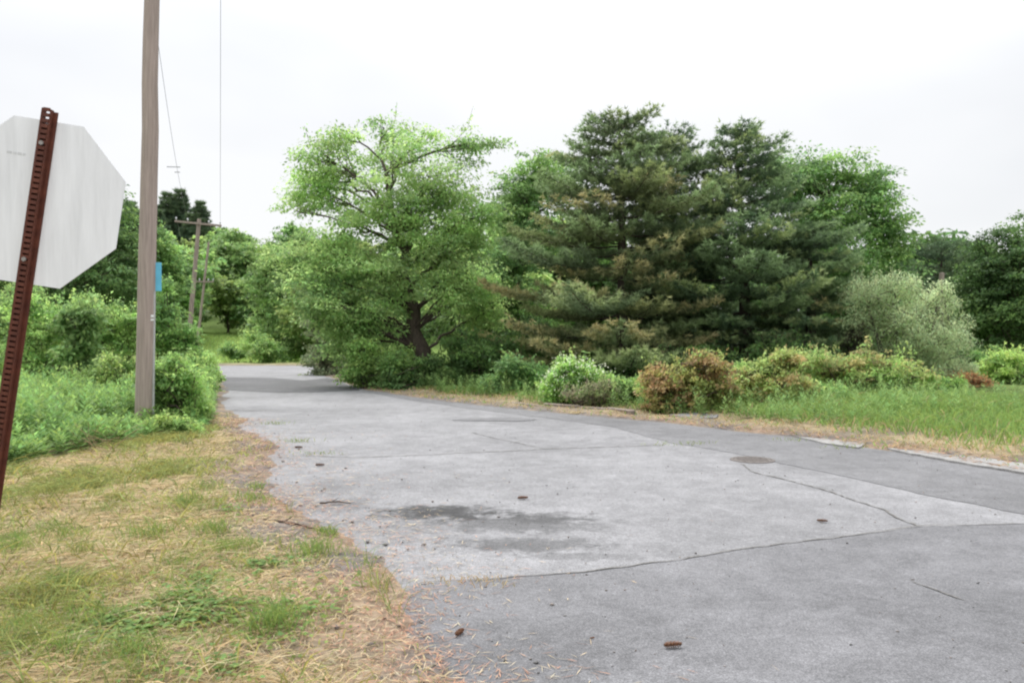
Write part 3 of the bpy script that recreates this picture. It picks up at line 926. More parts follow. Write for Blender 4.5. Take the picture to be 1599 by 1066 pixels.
broadleaf("silvery_shrub", "big silvery grey-green shrub with feathery outline", "shrub", 1420, 25.0,
    [(1360, 465, 38, 30), (1400, 455, 34, 26), (1375, 500, 46, 30), (1440, 480, 36, 36), (1430, 530, 56, 36, -.5), (1470, 560, 44, 34, -.3), (1395, 560, 44, 34, 0), (1480, 510, 24, 28, 0), (1495, 590, 26, 18, 0), (1440, 590, 50, 20, -.4)],
    PAL_SILVER * 1.25, 30000, shoots=12, leaf=.095, aspect=.32, trunk_r=.07, stems=8, spray_r=.34, flat=.8, seed=46, leaf_n=36, bark=np.array([.13, .115, .095]))
shrub("small rust-brown shrub in the grass past the silvery one", 1508, 612, [(1495, 593, 20, 12), (1520, 598, 18, 10)], pal((.20, .12, .045), (.17, .14, .05), (.23, .14, .05)), 2600, 47, leaf=.07, stems=6)
shrub("bright yellow-green bush at the edge of the grass field", 1575, 604, [(1570, 568, 30, 18), (1600, 575, 30, 22), (1555, 585, 24, 14), (1590, 592, 44, 12)], PAL_YG * 1.1, 6500, 48, leaf=.11, stems=6)
shrub("dull green thicket under the dark tree by the field", 1490, 590, [(1500, 560, 40, 22), (1540, 562, 36, 18), (1465, 565, 34, 20)], PAL_MAPLE * 1.1, 7000, 49, leaf=.13, stems=6)
for i, (lb, bx, by, lo, pl_, nl) in enumerate((
    ("fresh green bush filling the gap between the bronze shrub and the olive mound", 1150, 634, [(1148, 605, 24, 18), (1160, 588, 18, 16), (1140, 622, 22, 12)], PAL_SHRUB * 1.05, 5200),
    ("low green tangle between the blossoming and the bronze shrub", 990, 634, [(985, 612, 26, 14), (1005, 605, 18, 16), (965, 604, 18, 12)], PAL_SHRUB, 4600),
    ("green tangle at the foot of the wide olive shrub", 1262, 636, [(1255, 615, 26, 14), (1290, 618, 30, 12)], PAL_SHRUB * 1.05, 4600),
    ("reddish-green sprawling bush between the two olive mounds", 1258, 622, [(1262, 580, 28, 24), (1245, 570, 18, 18)], PAL_OLIVE, 5200),
    ("leafy green growth at the field-side foot of the silvery shrub", 1455, 618, [(1450, 600, 34, 14), (1480, 604, 24, 11)], PAL_SHRUB * 1.1, 5000),
    ("brown-grey bare twiggy bush between the silvery shrub and the pines", 1340, 606, [(1345, 528, 22, 22), (1330, 545, 22, 20)], paw((.06, .06, .045), (.075, .07, .05)), 2500))):
    shrub(lb, bx, by, lo, pl_, nl, 140 + i, leaf=.08, stems=7)
# understorey below the big trees
und = [("grey-green willowy bush where the road bends", 525, 585, [(505, 520, 26, 24), (520, 550, 34, 30), (500, 570, 26, 22), (545, 575, 26, 20), (518, 580, 34, 9)], PAL_SILVER * .66, 9000),
       ("leafy bush under the limbs of the light green tree towards the bend", 590, 606, [(580, 560, 34, 24), (610, 575, 34, 24), (560, 588, 26, 14)], PAL_SHRUB, 9000),
       ("dark round bush before the trunk of the light green tree", 655, 607, [(636, 588, 26, 16), (672, 584, 30, 20), (655, 600, 50, 10), (700, 596, 26, 12)], PAL_MAPLE * .8, 11000),
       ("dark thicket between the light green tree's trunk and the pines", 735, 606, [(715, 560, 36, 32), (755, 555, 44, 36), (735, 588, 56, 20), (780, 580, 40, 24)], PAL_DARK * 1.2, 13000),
       ("green bush between the blossoming shrub and the light green tree", 815, 618, [(810, 585, 36, 22), (840, 592, 30, 18), (785, 600, 30, 14)], PAL_MAPLE * 1.25, 9000),
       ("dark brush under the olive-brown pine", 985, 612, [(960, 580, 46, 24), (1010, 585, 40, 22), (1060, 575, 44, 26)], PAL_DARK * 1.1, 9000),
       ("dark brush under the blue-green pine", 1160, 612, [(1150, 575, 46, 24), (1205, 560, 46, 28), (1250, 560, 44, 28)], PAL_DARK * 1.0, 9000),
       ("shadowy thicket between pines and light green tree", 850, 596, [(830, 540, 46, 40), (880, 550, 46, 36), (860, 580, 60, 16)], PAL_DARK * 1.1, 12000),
       ("tall green thicket behind the low limbs of the light green tree towards the bend", 585, 592, [(560, 500, 50, 40), (610, 480, 50, 40), (580, 545, 60, 40), (630, 540, 50, 40)], PAL_MAPLE * 1.1, 15000),
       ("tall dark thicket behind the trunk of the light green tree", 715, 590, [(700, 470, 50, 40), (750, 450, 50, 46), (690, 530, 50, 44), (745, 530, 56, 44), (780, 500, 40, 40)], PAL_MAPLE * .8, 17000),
       ("low grassy-leaved mound on the verge at the road bend", 596, 604, [(590, 600, 30, 10), (610, 606, 26, 9)], PAL_YG * .9, 3500)]
for i, (lb, bx, by, lo, pl_, nl) in enumerate(und):
    shrub(lb, bx, by, lo, pl_, nl, 60 + i, leaf=.11, stems=6, spray_r=.32)
# left side
lft = [("feathery green bush behind the tall weeds by the octagonal sign", 80, 622, [(60, 520, 46, 40), (110, 505, 50, 34), (40, 480, 40, 24), (80, 560, 60, 34), (30, 575, 40, 26)], PAL_SHRUB * 1.15, 15000, .08),
       ("green bush between the weeds and the near utility pole", 170, 622, [(165, 505, 42, 36), (195, 530, 30, 40), (150, 560, 46, 34), (190, 585, 36, 24), (140, 490, 26, 18)], PAL_SHRUB * 1.1, 13000, .08),
       ("broad-leaved dark vine mound amid the bushes", 128, 632, [(140, 490, 24, 16, -.2), (128, 520, 22, 22, -.3), (118, 550, 20, 22, -.3), (130, 575, 24, 20, -.3)], pal((.095, .155, .042), (.085, .14, .038)), 3200, .13),
       ("low yellowish bush at the edge of the weed patch", 150, 640, [(160, 585, 30, 20), (195, 600, 26, 18), (120, 600, 30, 14)], PAL_YG * .9, 6000, .07),
       ("rounded bush close behind the near utility pole", 262, 612, [(250, 480, 22, 32), (270, 520, 26, 30), (245, 540, 26, 26), (285, 550, 26, 24)], PAL_MAPLE * 1.3, 8000, .10),
       ("tall leafy thicket beside the leaning brown pole", 268, 590, [(250, 400, 24, 34), (258, 450, 28, 34), (252, 500, 28, 34)], PAL_MAPLE * 1.2, 13000, .17),
       ("bush at the road edge below the leaning far pole", 300, 604, [(295, 560, 28, 18), (318, 575, 22, 16), (280, 575, 24, 18)], PAL_SHRUB * 1.1, 6000, .10),
       ("leafy weedy bush close beside the foot of the near pole", 272, 664, [(268, 580, 24, 26), (292, 600, 28, 26), (268, 630, 24, 26), (300, 640, 24, 22), (255, 600, 14, 24)], PAL_SHRUB * 1.15, 11000, .07),
       ("small bright bush on the verge in front of the near pole", 275, 684, [(268, 664, 22, 14), (285, 668, 18, 12)], PAL_YG * .95, 3000, .06),
       ("grassy bush bulging over the road edge beyond the near pole", 318, 620, [(305, 580, 28, 22), (325, 598, 18, 16), (300, 602, 26, 16)], PAL_SHRUB * 1.1, 5000, .08),
       ("wide green bush far beyond the tall weeds", 30, 606, [(10, 500, 60, 46), (50, 540, 50, 40), (-30, 550, 50, 40)], PAL_SHRUB * .9, 9000, .11),
       ("low bush at the foot of the meadow past the crest", 372, 566, [(360, 548, 14, 8), (376, 552, 14, 7)], PAL_SHRUB, 1500, .2),
       ("leafy clump on the meadow side of the bend", 395, 567, [(398, 540, 22, 18), (425, 550, 28, 16)], PAL_SHRUB * .95, 4000, .2)]
for i, (lb, bx, by, lo, pl_, nl, lf) in enumerate(lft):
    shrub(lb, bx, by, lo, pl_, nl, 90 + i, leaf=lf, stems=6, spray_r=max(.22, lf * 2.6))

# ------------------------------------------------------------------ octagonal sign seen from behind
M_ALU = plain("sign_back", (0.76, 0.77, 0.80), 0.5, 0.0, noise=3.0, amt=0.10, stretch=(6, 6, 0.6), spec=0.5)
M_RED = plain("sign_face", (0.45, 0.02, 0.02), 0.5, noise=8, amt=0.1)
M_RUST = plain("rust_paint", (0.075, 0.022, 0.014), 0.65, 0.0, noise=22, col2=(0.14, 0.042, 0.024), bump=0.25, spec=0.35)
M_BOLT = plain("bolt_steel", (0.30, 0.28, 0.26), 0.45, 0.8, noise=60, amt=0.3)
M_STICK = plain("faded_print", (0.60, 0.61, 0.63), 0.6, noise=50, amt=0.12)

D = 3.55
post_top = P(76, 169, D); p_low = P(-9, 742, D)
axis_v = norm(post_top - p_low)
tt = (post_top[2] + 0.35) / axis_v[2]
foot = post_top - axis_v * tt
sign_root = empty("octagonal_sign", (foot[0], foot[1], 0.0), "pale unpainted back of an octagonal road sign on a leaning rust-brown perforated post", "road sign")
Zv = Vector(axis_v)
yaw = math.radians(4)
Xv = Vector((math.cos(yaw), math.sin(yaw), 0)); Xv = (Xv - Zv * Xv.dot(Zv)).normalized()
Yv = Zv.cross(Xv)
MW = Matrix((Xv, Yv, Zv)).transposed().to_4x4()
def local(o, org):
    o.data.transform(Matrix.Translation(Vector(org) - sign_root.location) @ MW)
    o.parent = sign_root
# post: ribbed channel with a row of slots (local z up, y away from camera)
def add_box(bm, x0, x1, y0, y1, z0, z1):
    m = Matrix.Translation(((x0 + x1) / 2, (y0 + y1) / 2, (z0 + z1) / 2)) @ Matrix.Diagonal((x1 - x0, y1 - y0, z1 - z0, 1))
    bmesh.ops.create_cube(bm, size=1, matrix=m)
Lp = tt
bm = bmesh.new()
hw = 0.038
add_box(bm, -hw, -0.016, 0.012, 0.018, 0, Lp)        # flanges against the sign
add_box(bm, 0.016, hw, 0.012, 0.018, 0, Lp - 0.012)
add_box(bm, -0.0205, -0.0145, -0.012, 0.0119, 0, Lp - 0.003)     # webs
add_box(bm, 0.0145, 0.0205, -0.012, 0.0119, 0, Lp - 0.007)
z = 0.02
while z < Lp - 0.006:                                  # rungs between the slots of the nose
    add_box(bm, -0.0144, 0.0144, -0.0145, -0.009, z, min(z + 0.0165, Lp))
    z += 0.0254
post = bm_object("post", bm, M_RUST); local(post, foot)
slot = None
bm = bmesh.new(); add_box(bm, -0.014, 0.014, 0.0122, 0.0178, 0, Lp - 0.09); bk = bm_object("post_spine", bm, M_RUST); local(bk, foot)
R8 = 0.381 / math.cos(math.pi / 8)
s_mid = p_low + axis_v * 0
zc = float(np.dot(P(55, 315, D) - foot, axis_v))
bm = bmesh.new()
ov = [(R8 * math.cos(math.pi / 8 + i * math.pi / 4), R8 * math.sin(math.pi / 8 + i * math.pi / 4)) for i in range(8)]
fr = [bm.verts.new((x, 0.0182, zc + z_)) for x, z_ in ov]; bkv = [bm.verts.new((x, 0.0202, zc + z_)) for x, z_ in ov]
bm.faces.new(fr)
bm.faces.new(bkv[::-1])
for i in range(8): bm.faces.new((fr[i], bkv[i], bkv[(i + 1) % 8], fr[(i + 1) % 8]))
bmesh.ops.recalc_face_normals(bm, faces=bm.faces)
panel = bm_object("sign_panel", bm, M_ALU); local(panel, foot)
bm = bmesh.new()
fv = [bm.verts.new((x * .985, 0.0212, zc + z_ * .985)) for x, z_ in ov]; bm.faces.new(fv)
fc = bm_object("sign_face", bm, M_RED); local(fc, foot); fc.parent = panel
for dz in (0.27, -0.27):
    bm = bmesh.new()
    bmesh.ops.create_cone(bm, cap_ends=True, segments=6, radius1=0.011, radius2=0.011, depth=0.009,
                          matrix=Matrix.Translation((0, -0.0185, zc + dz)) @ Matrix.Rotation(math.pi / 2, 4, 'X'))
    b2 = bm_object("bolt", bm, M_BOLT); local(b2, foot); b2.parent = post
bm = bmesh.new()
for k, (x0, w_) in enumerate(((-0.165, .022), (-0.138, .016), (-0.117, .02), (-0.093, .012))):
    add_box(bm, x0, x0 + w_, 0.0172, 0.0180, zc + 0.205, zc + 0.216)
st = bm_object("faded_stamp", bm, M_STICK); local(st, foot); st.parent = panel

# ------------------------------------------------------------------ utility poles and wires
M_POLE = plain("pole_wood", (0.345, 0.28, 0.25), 0.85, noise=26, amt=0.2, bump=0.5, stretch=(1, 1, 0.06), spec=0.15)
M_POLE2 = plain("pole_wood_grey", (0.30, 0.25, 0.215), 0.9, noise=18, amt=0.3, bump=0.4, stretch=(1, 1, 0.08), spec=0.15)
M_BLUE = plain("blue_plate", (0.12, 0.44, 0.62), 0.45, noise=5, amt=0.12)
M_TAG = plain("white_tag", (0.72, 0.74, 0.74), 0.5, noise=20, amt=0.1)
M_PVC = plain("grey_conduit", (0.42, 0.42, 0.42), 0.6, noise=12, amt=0.12)
M_GLASS = plain("porcelain", (0.62, 0.64, 0.66), 0.25, noise=10, amt=0.08)
M_WIRE = plain("wire_sheath", (0.26, 0.26, 0.28), 0.6, noise=30, amt=0.2)

def pole(label, base_pt, lean_pt, height, r0, r1, mat, arm=None, name="utility_pole", group=None, fork=False):
    """base (x,y,z); lean_pt = direction vector"""
    root = empty(name, tuple(base_pt), label, "utility pole", group)
    ax = np.array(lean_pt) / lean_pt[2]
    A = Acc()
    hz = np.linspace(-0.4, height, 16)
    rng = np.random.default_rng(int(abs(base_pt[0]) * 100))
    path = np.array(base_pt) + hz[:, None] * ax
    path[1:-1, :2] += rng.normal(size=(14, 2)) * 0.006
    A.tube(path, np.linspace(r0, r1, 16), np.array([.2, .2, .2]), 16, 0.03, rng)
    top = path[-1]
    n = A.n
    A.add(np.vstack([A.V[0][-16:], top[None] + [[0, 0, 0.02]]]), None, np.stack([np.arange(16), (np.arange(16) + 1) % 16, np.full(16, 16)], 1), np.tile([.2, .2, .2], (17, 1)))
    A.build("shaft", mat, root, True)
    ends = []
    if arm:
        half, rot, drop, tilt = arm
        c = np.array(base_pt) + (height - drop) * ax
        u = np.array([math.cos(rot), math.sin(rot), tilt])
        v = np.array([-math.sin(rot), math.cos(rot), 0])
        bm = bmesh.new()
        mm = Matrix((Vector(u), Vector(v), Vector((0, 0, 1)))).transposed().to_4x4()
        off = np.array(base_pt)
        cc = c - v * (r1 + 0.055)
        bmesh.ops.create_cube(bm, size=1, matrix=Matrix.Translation(Vector(cc - off)) @ mm @ Matrix.Diagonal((2 * half, 0.09, 0.11, 1)))
        arm_o = bm_object("crossarm", bm, mat, root)
        for s in (-0.94, -0.45, 0.45, 0.94):
            q = cc + u * half * s + np.array([0, 0, 0.055])
            bm = bmesh.new()
            for (zz_, ra, rb, h) in ((0.05, .02, .02, .10), (0.11, .055, .05, .05), (0.155, .048, .03, .05)):
                bmesh.ops.create_cone(bm, cap_ends=True, segments=10, radius1=ra, radius2=rb, depth=h, matrix=Matrix.Translation(Vector(q - off + np.array([0, 0, zz_]))))
            bm_object("insulator", bm, M_GLASS, arm_o, True)
            ends.append(q + np.array([0, 0, .19]))
    return root, ends, path

pb = G(225, 668); pb = np.array([pb[0], pb[1], float(ground_z(pb[None])[0])])
dn = pb[1]
ptop = P(237, 0, dn); lean = ptop - pb
near_pole, near_ends, npath = pole("thick weathered wooden utility pole with blue plate in the verge weeds", pb, lean, 12.2, 0.165, 0.115, M_POLE, (1.2, math.radians(22), 0.5, 0.0))
def on_pole(py):
    zt = CAM_H - (py - HOR) / F * dn
    return pb + lean / lean[2] * (zt - pb[2])
def part_box(name, c, size, rot, mat, root, bev=0.004):
    bm = bmesh.new()
    bmesh.ops.create_cube(bm, size=1, matrix=Matrix.Diagonal((*size, 1)))
    bmesh.ops.bevel(bm, geom=bm.edges[:], offset=bev, segments=1, affect='EDGES')
    bm.transform(Matrix.Translation(Vector(c) - root.location) @ Matrix.Rotation(rot, 4, 'Z'))
    return bm_object(name, bm, mat, root)
c = on_pole(432); part_box("blue_plate", c + np.array([0.178, 0.03, 0]), (0.15, 0.012, 0.53), math.radians(20), M_BLUE, near_pole)
c = on_pole(497); part_box("white_tag", c + np.array([0.15, -0.075, 0.04]), (0.06, 0.008, 0.045), math.radians(35), M_TAG, near_pole)
part_box("white_tag", c + np.array([0.15, -0.075, -0.03]), (0.06, 0.008, 0.035), math.radians(35), M_TAG, near_pole)
A = Acc(); a0, a1 = on_pole(655), on_pole(455)
A.tube(np.array([a0 + [.175, -.02, 0], (a0 + a1) / 2 + [.165, -.02, 0], a1 + [.155, -.02, 0]]), [.022] * 3, np.array([.4, .4, .4]), 10)
A.build("conduit", M_PVC, near_pole, True)

d1 = 44.0
b1 = P(291, 575, d1); b1[2] = float(ground_z(b1[None, :2])[0])
t1 = P(311, 342, d1)
far1, ends1, _ = pole("leaning brown utility pole with a broad crossarm beyond the bushes", b1, t1 - b1, t1[2] - b1[2], 0.14, 0.11, M_POLE2, (1.25, 0.25, 0.28, -0.07))
d2 = 60.0
b2_ = P(304, 570, d2); b2_[2] = float(ground_z(b2_[None, :2])[0])
t2 = P(326, 378, d2)
far2, ends2, _ = pole("thin grey leaning utility pole with low crossarm further along the road", b2_, t2 - b2_, t2[2] - b2_[2], 0.11, 0.085, M_POLE2, (0.72, 0.2, 3.1, 0.0))
d3 = 36.0
b3 = P(1466, 585, d3); b3[2] = float(ground_z(b3[None, :2])[0])
t3 = P(1471, 426, d3)
pole("short grey pole stub standing behind the silvery shrub", b3, t3 - b3, t3[2] - b3[2], 0.13, 0.11, M_POLE2, None)

def wire(label, a, b, sag, r=0.0065, spacer=False):
    root = empty("utility_wire", tuple(a), label, "wire", "wires between the utility poles")
    A = Acc()
    pth = bez(np.array(a), np.array(b), np.array([0, 0, -sag]), 40)
    A.tube(pth, np.full(40, r), np.array([.14, .14, .15]), 5)
    A.build("strand", M_WIRE, root, True)
    if spacer:
        q = pth[int(40 * .62)]
        part_box("spacer", q + np.array([-0.14, 0, 0]), (0.55, 0.03, 0.03), 0.1, M_WIRE, root)
        part_box("spacer", q + np.array([0.02, 0, -0.22]), (0.22, 0.03, 0.03), 0.1, M_WIRE, root)
wl = "overhead wire from the near utility pole to the leaning one"
for k in (1, 3):
    wire(wl, near_ends[k], ends1[k], 0.9 + 0.15 * k, spacer=(k == 1))
for k in (0, 3):
    wire("overhead wire between the two leaning far poles", ends1[k], ends2[k], 0.5)

# ------------------------------------------------------------------ manhole
M_IRON = plain("cast_iron", (0.13, 0.115, 0.108), 0.7, 0.3, noise=40, amt=0.35, bump=0.3)
mc = G(1175, 718)
mh = empty("manhole_cover", (mc[0], mc[1], 0.0), "round rusty iron manhole cover in the pale road", "manhole cover")
bm = bmesh.new()
R = 0.245
ring = []
for (r, z_) in ((R + 0.05, 0.003), (R + 0.045, 0.010), (R + 0.008, 0.010), (R + 0.006, 0.002)):
    ring.append([bm.verts.new((r * math.cos(t), r * math.sin(t), z_)) for t in np.linspace(0, 2 * math.pi, 48, endpoint=False)])
for a_, b__ in zip(ring, ring[1:]):
    for i in range(48): bm.faces.new((a_[i], a_[(i + 1) % 48], b__[(i + 1) % 48], b__[i]))
bm_object("frame", bm, M_IRON, mh)
bm = bmesh.new()
bmesh.ops.create_cone(bm, cap_ends=True, segments=48, radius1=R, radius2=R, depth=0.006, matrix=Matrix.Translation((0, 0, 0.0055)))
for i in range(-7, 8):
    for j in range(-7, 8):
        x, y = i * .038, j * .038
        if math.hypot(x, y) < R - 0.03 and (i + j) % 2 == 0:
            add_box(bm, x - .014, x + .014, y - .014, y + .014, .0086, .0125)
bm_object("lid", bm, M_IRON, mh)

# ------------------------------------------------------------------ old kerb half buried in the far verge
M_KERB = plain("old_kerb", (0.20, 0.165, 0.14), 0.9, noise=14, amt=0.35, bump=0.5)
kl = [G(*p) for p in ((800, 630), (850, 636), (905, 640), (950, 643), (990, 648))]
kl = np.array(kl)
kr = empty("old_kerb", (kl[0][0], kl[0][1], 0), "low broken old kerb half buried in the verge by the blossoming shrub", "kerb")
for a_, b__ in zip(kl[:-1], kl[1:]):
    m_ = (a_ + b__) / 2; Ld = np.linalg.norm(b__ - a_)
    zg = float(ground_z(m_[None])[0])
    part_box("kerb_stone", np.array([m_[0], m_[1], zg - 0.02]), (Ld - 0.03, 0.13, 0.14), math.atan2(*(b__ - a_)[::-1]), M_KERB, kr, 0.015)

# ------------------------------------------------------------------ pine cones, sticks, stones, grass tufts on the road
def cone_mesh():
    A = Acc(); rng = np.random.default_rng(5)
    L, Rr = 0.11, 0.017
    A.tube(np.array([[0, 0, 0.018], [L * .4, 0, .02], [L, 0, .018]]), [.009, .011, .004], np.array([.10, .05, .03]), 6)
    for k in range(54):
        t = k / 54; a = k * 2.4
        r = Rr * math.sin(math.pi * (0.12 + 0.85 * t)) ** .7
        c = np.array([[L * t, r * math.cos(a), 0.019 + r * math.sin(a)]])
        out = np.array([[0.5, math.cos(a), math.sin(a)]])
        V, q, C = leaves(c, out, np.array([[1.0, -math.cos(a) * .3, -math.sin(a) * .3]]), np.array([.02]), np.array([.018]), vary(rng, (.17, .085, .05), 1, .3, .1))
        A.add(V, q, None, C)
    return A
cone0 = cone_mesh().build("pine_cone", M_CONE)
cones = [("curled brown pine cone lying alone on the dark apron", 1050, 1014, .15, .85, .012), ("small tan pine cone on the apron near the straw seam", 722, 996, 1.1, .7, .012),
         ("brown pine cone on the pale road past the dark stain", 816, 780, .2, .95, .006), ("pine cone on the pale road near the straw verge", 499, 728, .1, 1.0, .006),
         ("pine cone beside a grass tuft in the pale road", 466, 700, .0, 1.0, .006), ("dark bit of pine cone above the seam", 1283, 815, -.3, .8, .006),
         ("tiny dark crumb of pine cone on the apron", 925, 1000, .4, .25, .012)]
for i, (lb, px, py, rz, sc, z_) in enumerate(cones):
    o = cone0 if i == 0 else cone0.copy()
    if i: COL.objects.link(o)
    g = G(px, py)
    o.location = (g[0] - .05 * sc, g[1], z_ - 0.002); o.rotation_euler = (0, 0, rz); o.scale = (sc,) * 3
    tag(o, lb, "pine cone", "pine cones on the road")

def stick(label, a, b, r, seed):
    rng = np.random.default_rng(seed)
    root = empty("stick", (a[0], a[1], 0), label, "stick")
    A = Acc()
    p0 = np.array([a[0], a[1], 0.012 + r]); p1 = np.array([b[0], b[1], 0.008 + r])
    pth = bez(p0, p1, np.array([0, 0, .012]), 9); pth[1:-1, :2] += rng.normal(size=(7, 2)) * .008
    A.tube(pth, r * np.linspace(1.2, .6, 9), np.array([.075, .055, .045]), 6, .2, rng)
    A.build("stem", M_BARK, root, True)
    A = Acc(); q = pth[3]
    A.tube(bez(q, q + np.array([.06, .07, .03]), np.zeros(3), 4), [r * .5, r * .45, r * .35, r * .2], np.array([.075, .055, .045]), 5)
    A.build("twig", M_BARK, root, True)
stick("dark straight stick lying across the needle litter at the road edge", G(412, 815), G(493, 829), .012, 1)
stick("thin pale stick on the straw below the green clover", G(525, 975), G(555, 966), .005, 2)
stick("dark twig at the road edge beyond the pothole stain", G(500, 788), G(548, 788), .008, 3)
stick("tan dry stalk lying in the verge grass", G(165, 960), G(215, 967), .008, 4)

CG = Acc()
def tuft(px, py, n, h, seed, on=0.004, col=(.19, .25, .075), spread=.06):
    g = G(px, py); rng = np.random.default_rng(seed)
    b = np.column_stack([g[0] + rng.normal(size=n) * spread * 2, g[1] + rng.normal(size=n) * spread, np.full(n, on)])
    v = np.column_stack([rng.normal(size=(n, 2)) * .5, np.ones(n)]); v = norm(v) * h * (.5 + .7 * rng.random((n, 1)))
    bd = np.column_stack([v[:, :2] * .7, -.15 * v[:, 2]])
    CG.add(*blades(b, v, bd, np.full(n, .006 + h * .02), vary(rng, col, n, .3, .15)))
for a_ in ((467, 690, 45, .10, 1), (497, 709, 50, .06, 2), (1080, 693, 40, .07, 3), (1036, 695, 26, .06, 4), (436, 662, 50, .09, 5), (1242, 688, 30, .08, 7), (1325, 701, 40, .09, 8, .02)):
    tuft(*a_, spread=.09)
tuft(735, 910, 90, .05, 6, on=.008, col=(.38, .30, .17), spread=.08)
tag(CG.build("crack_grass", M_BLADE), "wisps of grass and straw growing in the road cracks", "grass", kind="stuff")

# ------------------------------------------------------------------ ground cover
rng = np.random.default_rng(123)
def scatter(n, x0, x1, y0, y1, bias=1.6):
    y = y0 + (y1 - y0) * rng.random(n) ** bias
    return np.column_stack([x0 + (x1 - x0) * rng.random(n), y])
def in_view(p, m=0.12):
    return (np.abs(p[:, 0]) < (0.667 + m) * np.maximum(p[:, 1], .3) + .3)
def with_z(p): return np.column_stack([p, ground_z(p)])

def grass(name, p, h, wd, lean, cols, label, tipdry=0.0, bend=.35):
    n = len(p)
    b = with_z(p)
    az = rng.random(n) * 6.28
    v = np.column_stack([np.cos(az) * lean, np.sin(az) * lean, np.ones(n)])
    v = norm(v) * h[:, None]
    bd = np.column_stack([v[:, :2] * bend * 2 + rng.normal(size=(n, 2)) * h[:, None] * .12, -bend * .6 * h])
    V, q, t, C = blades(b, v, bd, wd, cols)
    o = mesh_arrays(name, V, [q, t], C, M_BLADE)
    return tag(o, label=label, kind="stuff", cat="grass")

weed_front = np.array([G(-60, 765), G(0, 742), G(60, 728), G(120, 716), G(180, 702), G(235, 692), G(300, 686), G(330, 660), G(335, 632)])
def beyond_weed(p):
    """True where the tall weeds stand (left of / behind the weed front)"""
    poly = np.vstack([weed_front, [G(328, 612)], [[-40, 24]], [[-40, 8]]])
    return in_poly(p, poly)

# left verge: dry straw
p = scatter(420000, -9, 1.5, 1.7, 17, 1.8)
ok = in_view(p) & ~in_poly(p, PAVE) & ~beyond_weed(p) & (p[:, 0] < 1.5)
p = p[ok]
de = dist_line(p, LE)
dens = (0.10 + 0.90 * smooth(.05, 1.1, de)) * (0.35 + 0.9 * N2(p[:, 0] * 1.3, p[:, 1] * 1.3))
p = p[rng.random(len(p)) < dens]; de = dist_line(p, LE)
gmask = smooth(.50, .72, N1(p[:, 0] * 1.1 + 7, p[:, 1] * 1.1) * .7 + N3(p[:, 0] * 3, p[:, 1] * 3) * .3)
isg = rng.random(len(p)) < gmask * .75 + .14
cols = np.where(isg[:, None], vary(rng, (.245, .27, .085), len(p), .45, .2), vary(rng, (.47, .40, .245), len(p), .45, .08))
h = (.04 + .13 * rng.random(len(p)) ** 1.5) * (0.5 + .9 * smooth(0, 1.5, de)) * (.6 + .8 * N3(p[:, 0] * 2.2, p[:, 1] * 2.2)) * np.where(isg, 1.15, 1.0)
grass("verge_grass", p, h, (.0045 + .0007 * p[:, 1]) * (.5 + rng.random(len(p))), np.where(isg, .7, 1.9), cols, "short dry and green grass of the verge by the sign")

# taller green tufts in the verge
tc0 = np.vstack([[G(*q) for q in ((300, 810), (290, 800), (110, 850), (165, 810), (75, 840), (40, 1030), (90, 1000), (20, 1010), (130, 985), (0, 1040), (250, 960), (230, 850), (60, 925), (100, 930), (20, 870),
                                  (320, 920), (355, 870), (490, 870), (470, 800), (400, 1000), (430, 990), (180, 790), (330, 840), (385, 860), (60, 790), (10, 800), (210, 1045))],
                 scatter(46, -5, 0, 2.3, 9, 1.2)])
pp, hh, cc = [], [], []
for i, g in enumerate(tc0):
    n = int(70 + 120 * rng.random())
    q = g + rng.normal(size=(n, 2)) * (.05 + .08 * rng.random())
    pp.append(q); hh.append((.10 + .14 * rng.random()) * (.5 + .6 * rng.random(n)))
    cc.append(vary(rng, (.17, .245, .065) if i % 3 else (.22, .25, .085), n, .3, .2))
pp = np.vstack(pp); hh = np.concatenate(hh); cc = np.vstack(cc)
ok = ~in_poly(pp, PAVE) & ~beyond_weed(pp)
grass("tall_grass", pp[ok], hh[ok], np.full(ok.sum(), .005), np.full(ok.sum(), .45), cc[ok], "green grass clumps standing in the dry verge")

# low broad-leaved weeds (clover like) in the verge
pp = []
for (px, py, s, n) in ((330, 950, .35, 900), (250, 985, .4, 900), (380, 890, .3, 700), (290, 1000, .35, 700), (180, 1000, .3, 500), (370, 810, .2, 200), (420, 1010, .25, 350), (300, 920, .3, 600),
                       (480, 960, .25, 220), (540, 925, .2, 160), (200, 1050, .25, 400), (350, 1045, .3, 400)):
    pp.append(G(px, py) + rng.normal(size=(n, 2)) * s * np.array([1, .9]) * .6)
pp = np.vstack(pp); pp = pp[~in_poly(pp, PAVE)]; pp = pp[rng.random(len(pp)) < .15 + .75 * smooth(.45, .65, N1(pp[:, 0] * 3, pp[:, 1] * 3))]
b = with_z(pp); n = len(b); b[:, 2] += .02 + .045 * rng.random(n)
V, q, C = leaves(b, np.column_stack([rng.normal(size=(n, 2)), np.zeros(n)]), np.array([0, 0, 1]) + rng.normal(size=(n, 3)) * .35, .03 + .025 * rng.random(n), .02 + .012 * rng.random(n), vary(rng, (.155, .24, .065), n, .35, .2))
tag(mesh_arrays("clover_patch", V, [q], C, M_BLADE), "low green broad-leaved weeds in the straw verge", "weeds", kind="stuff")

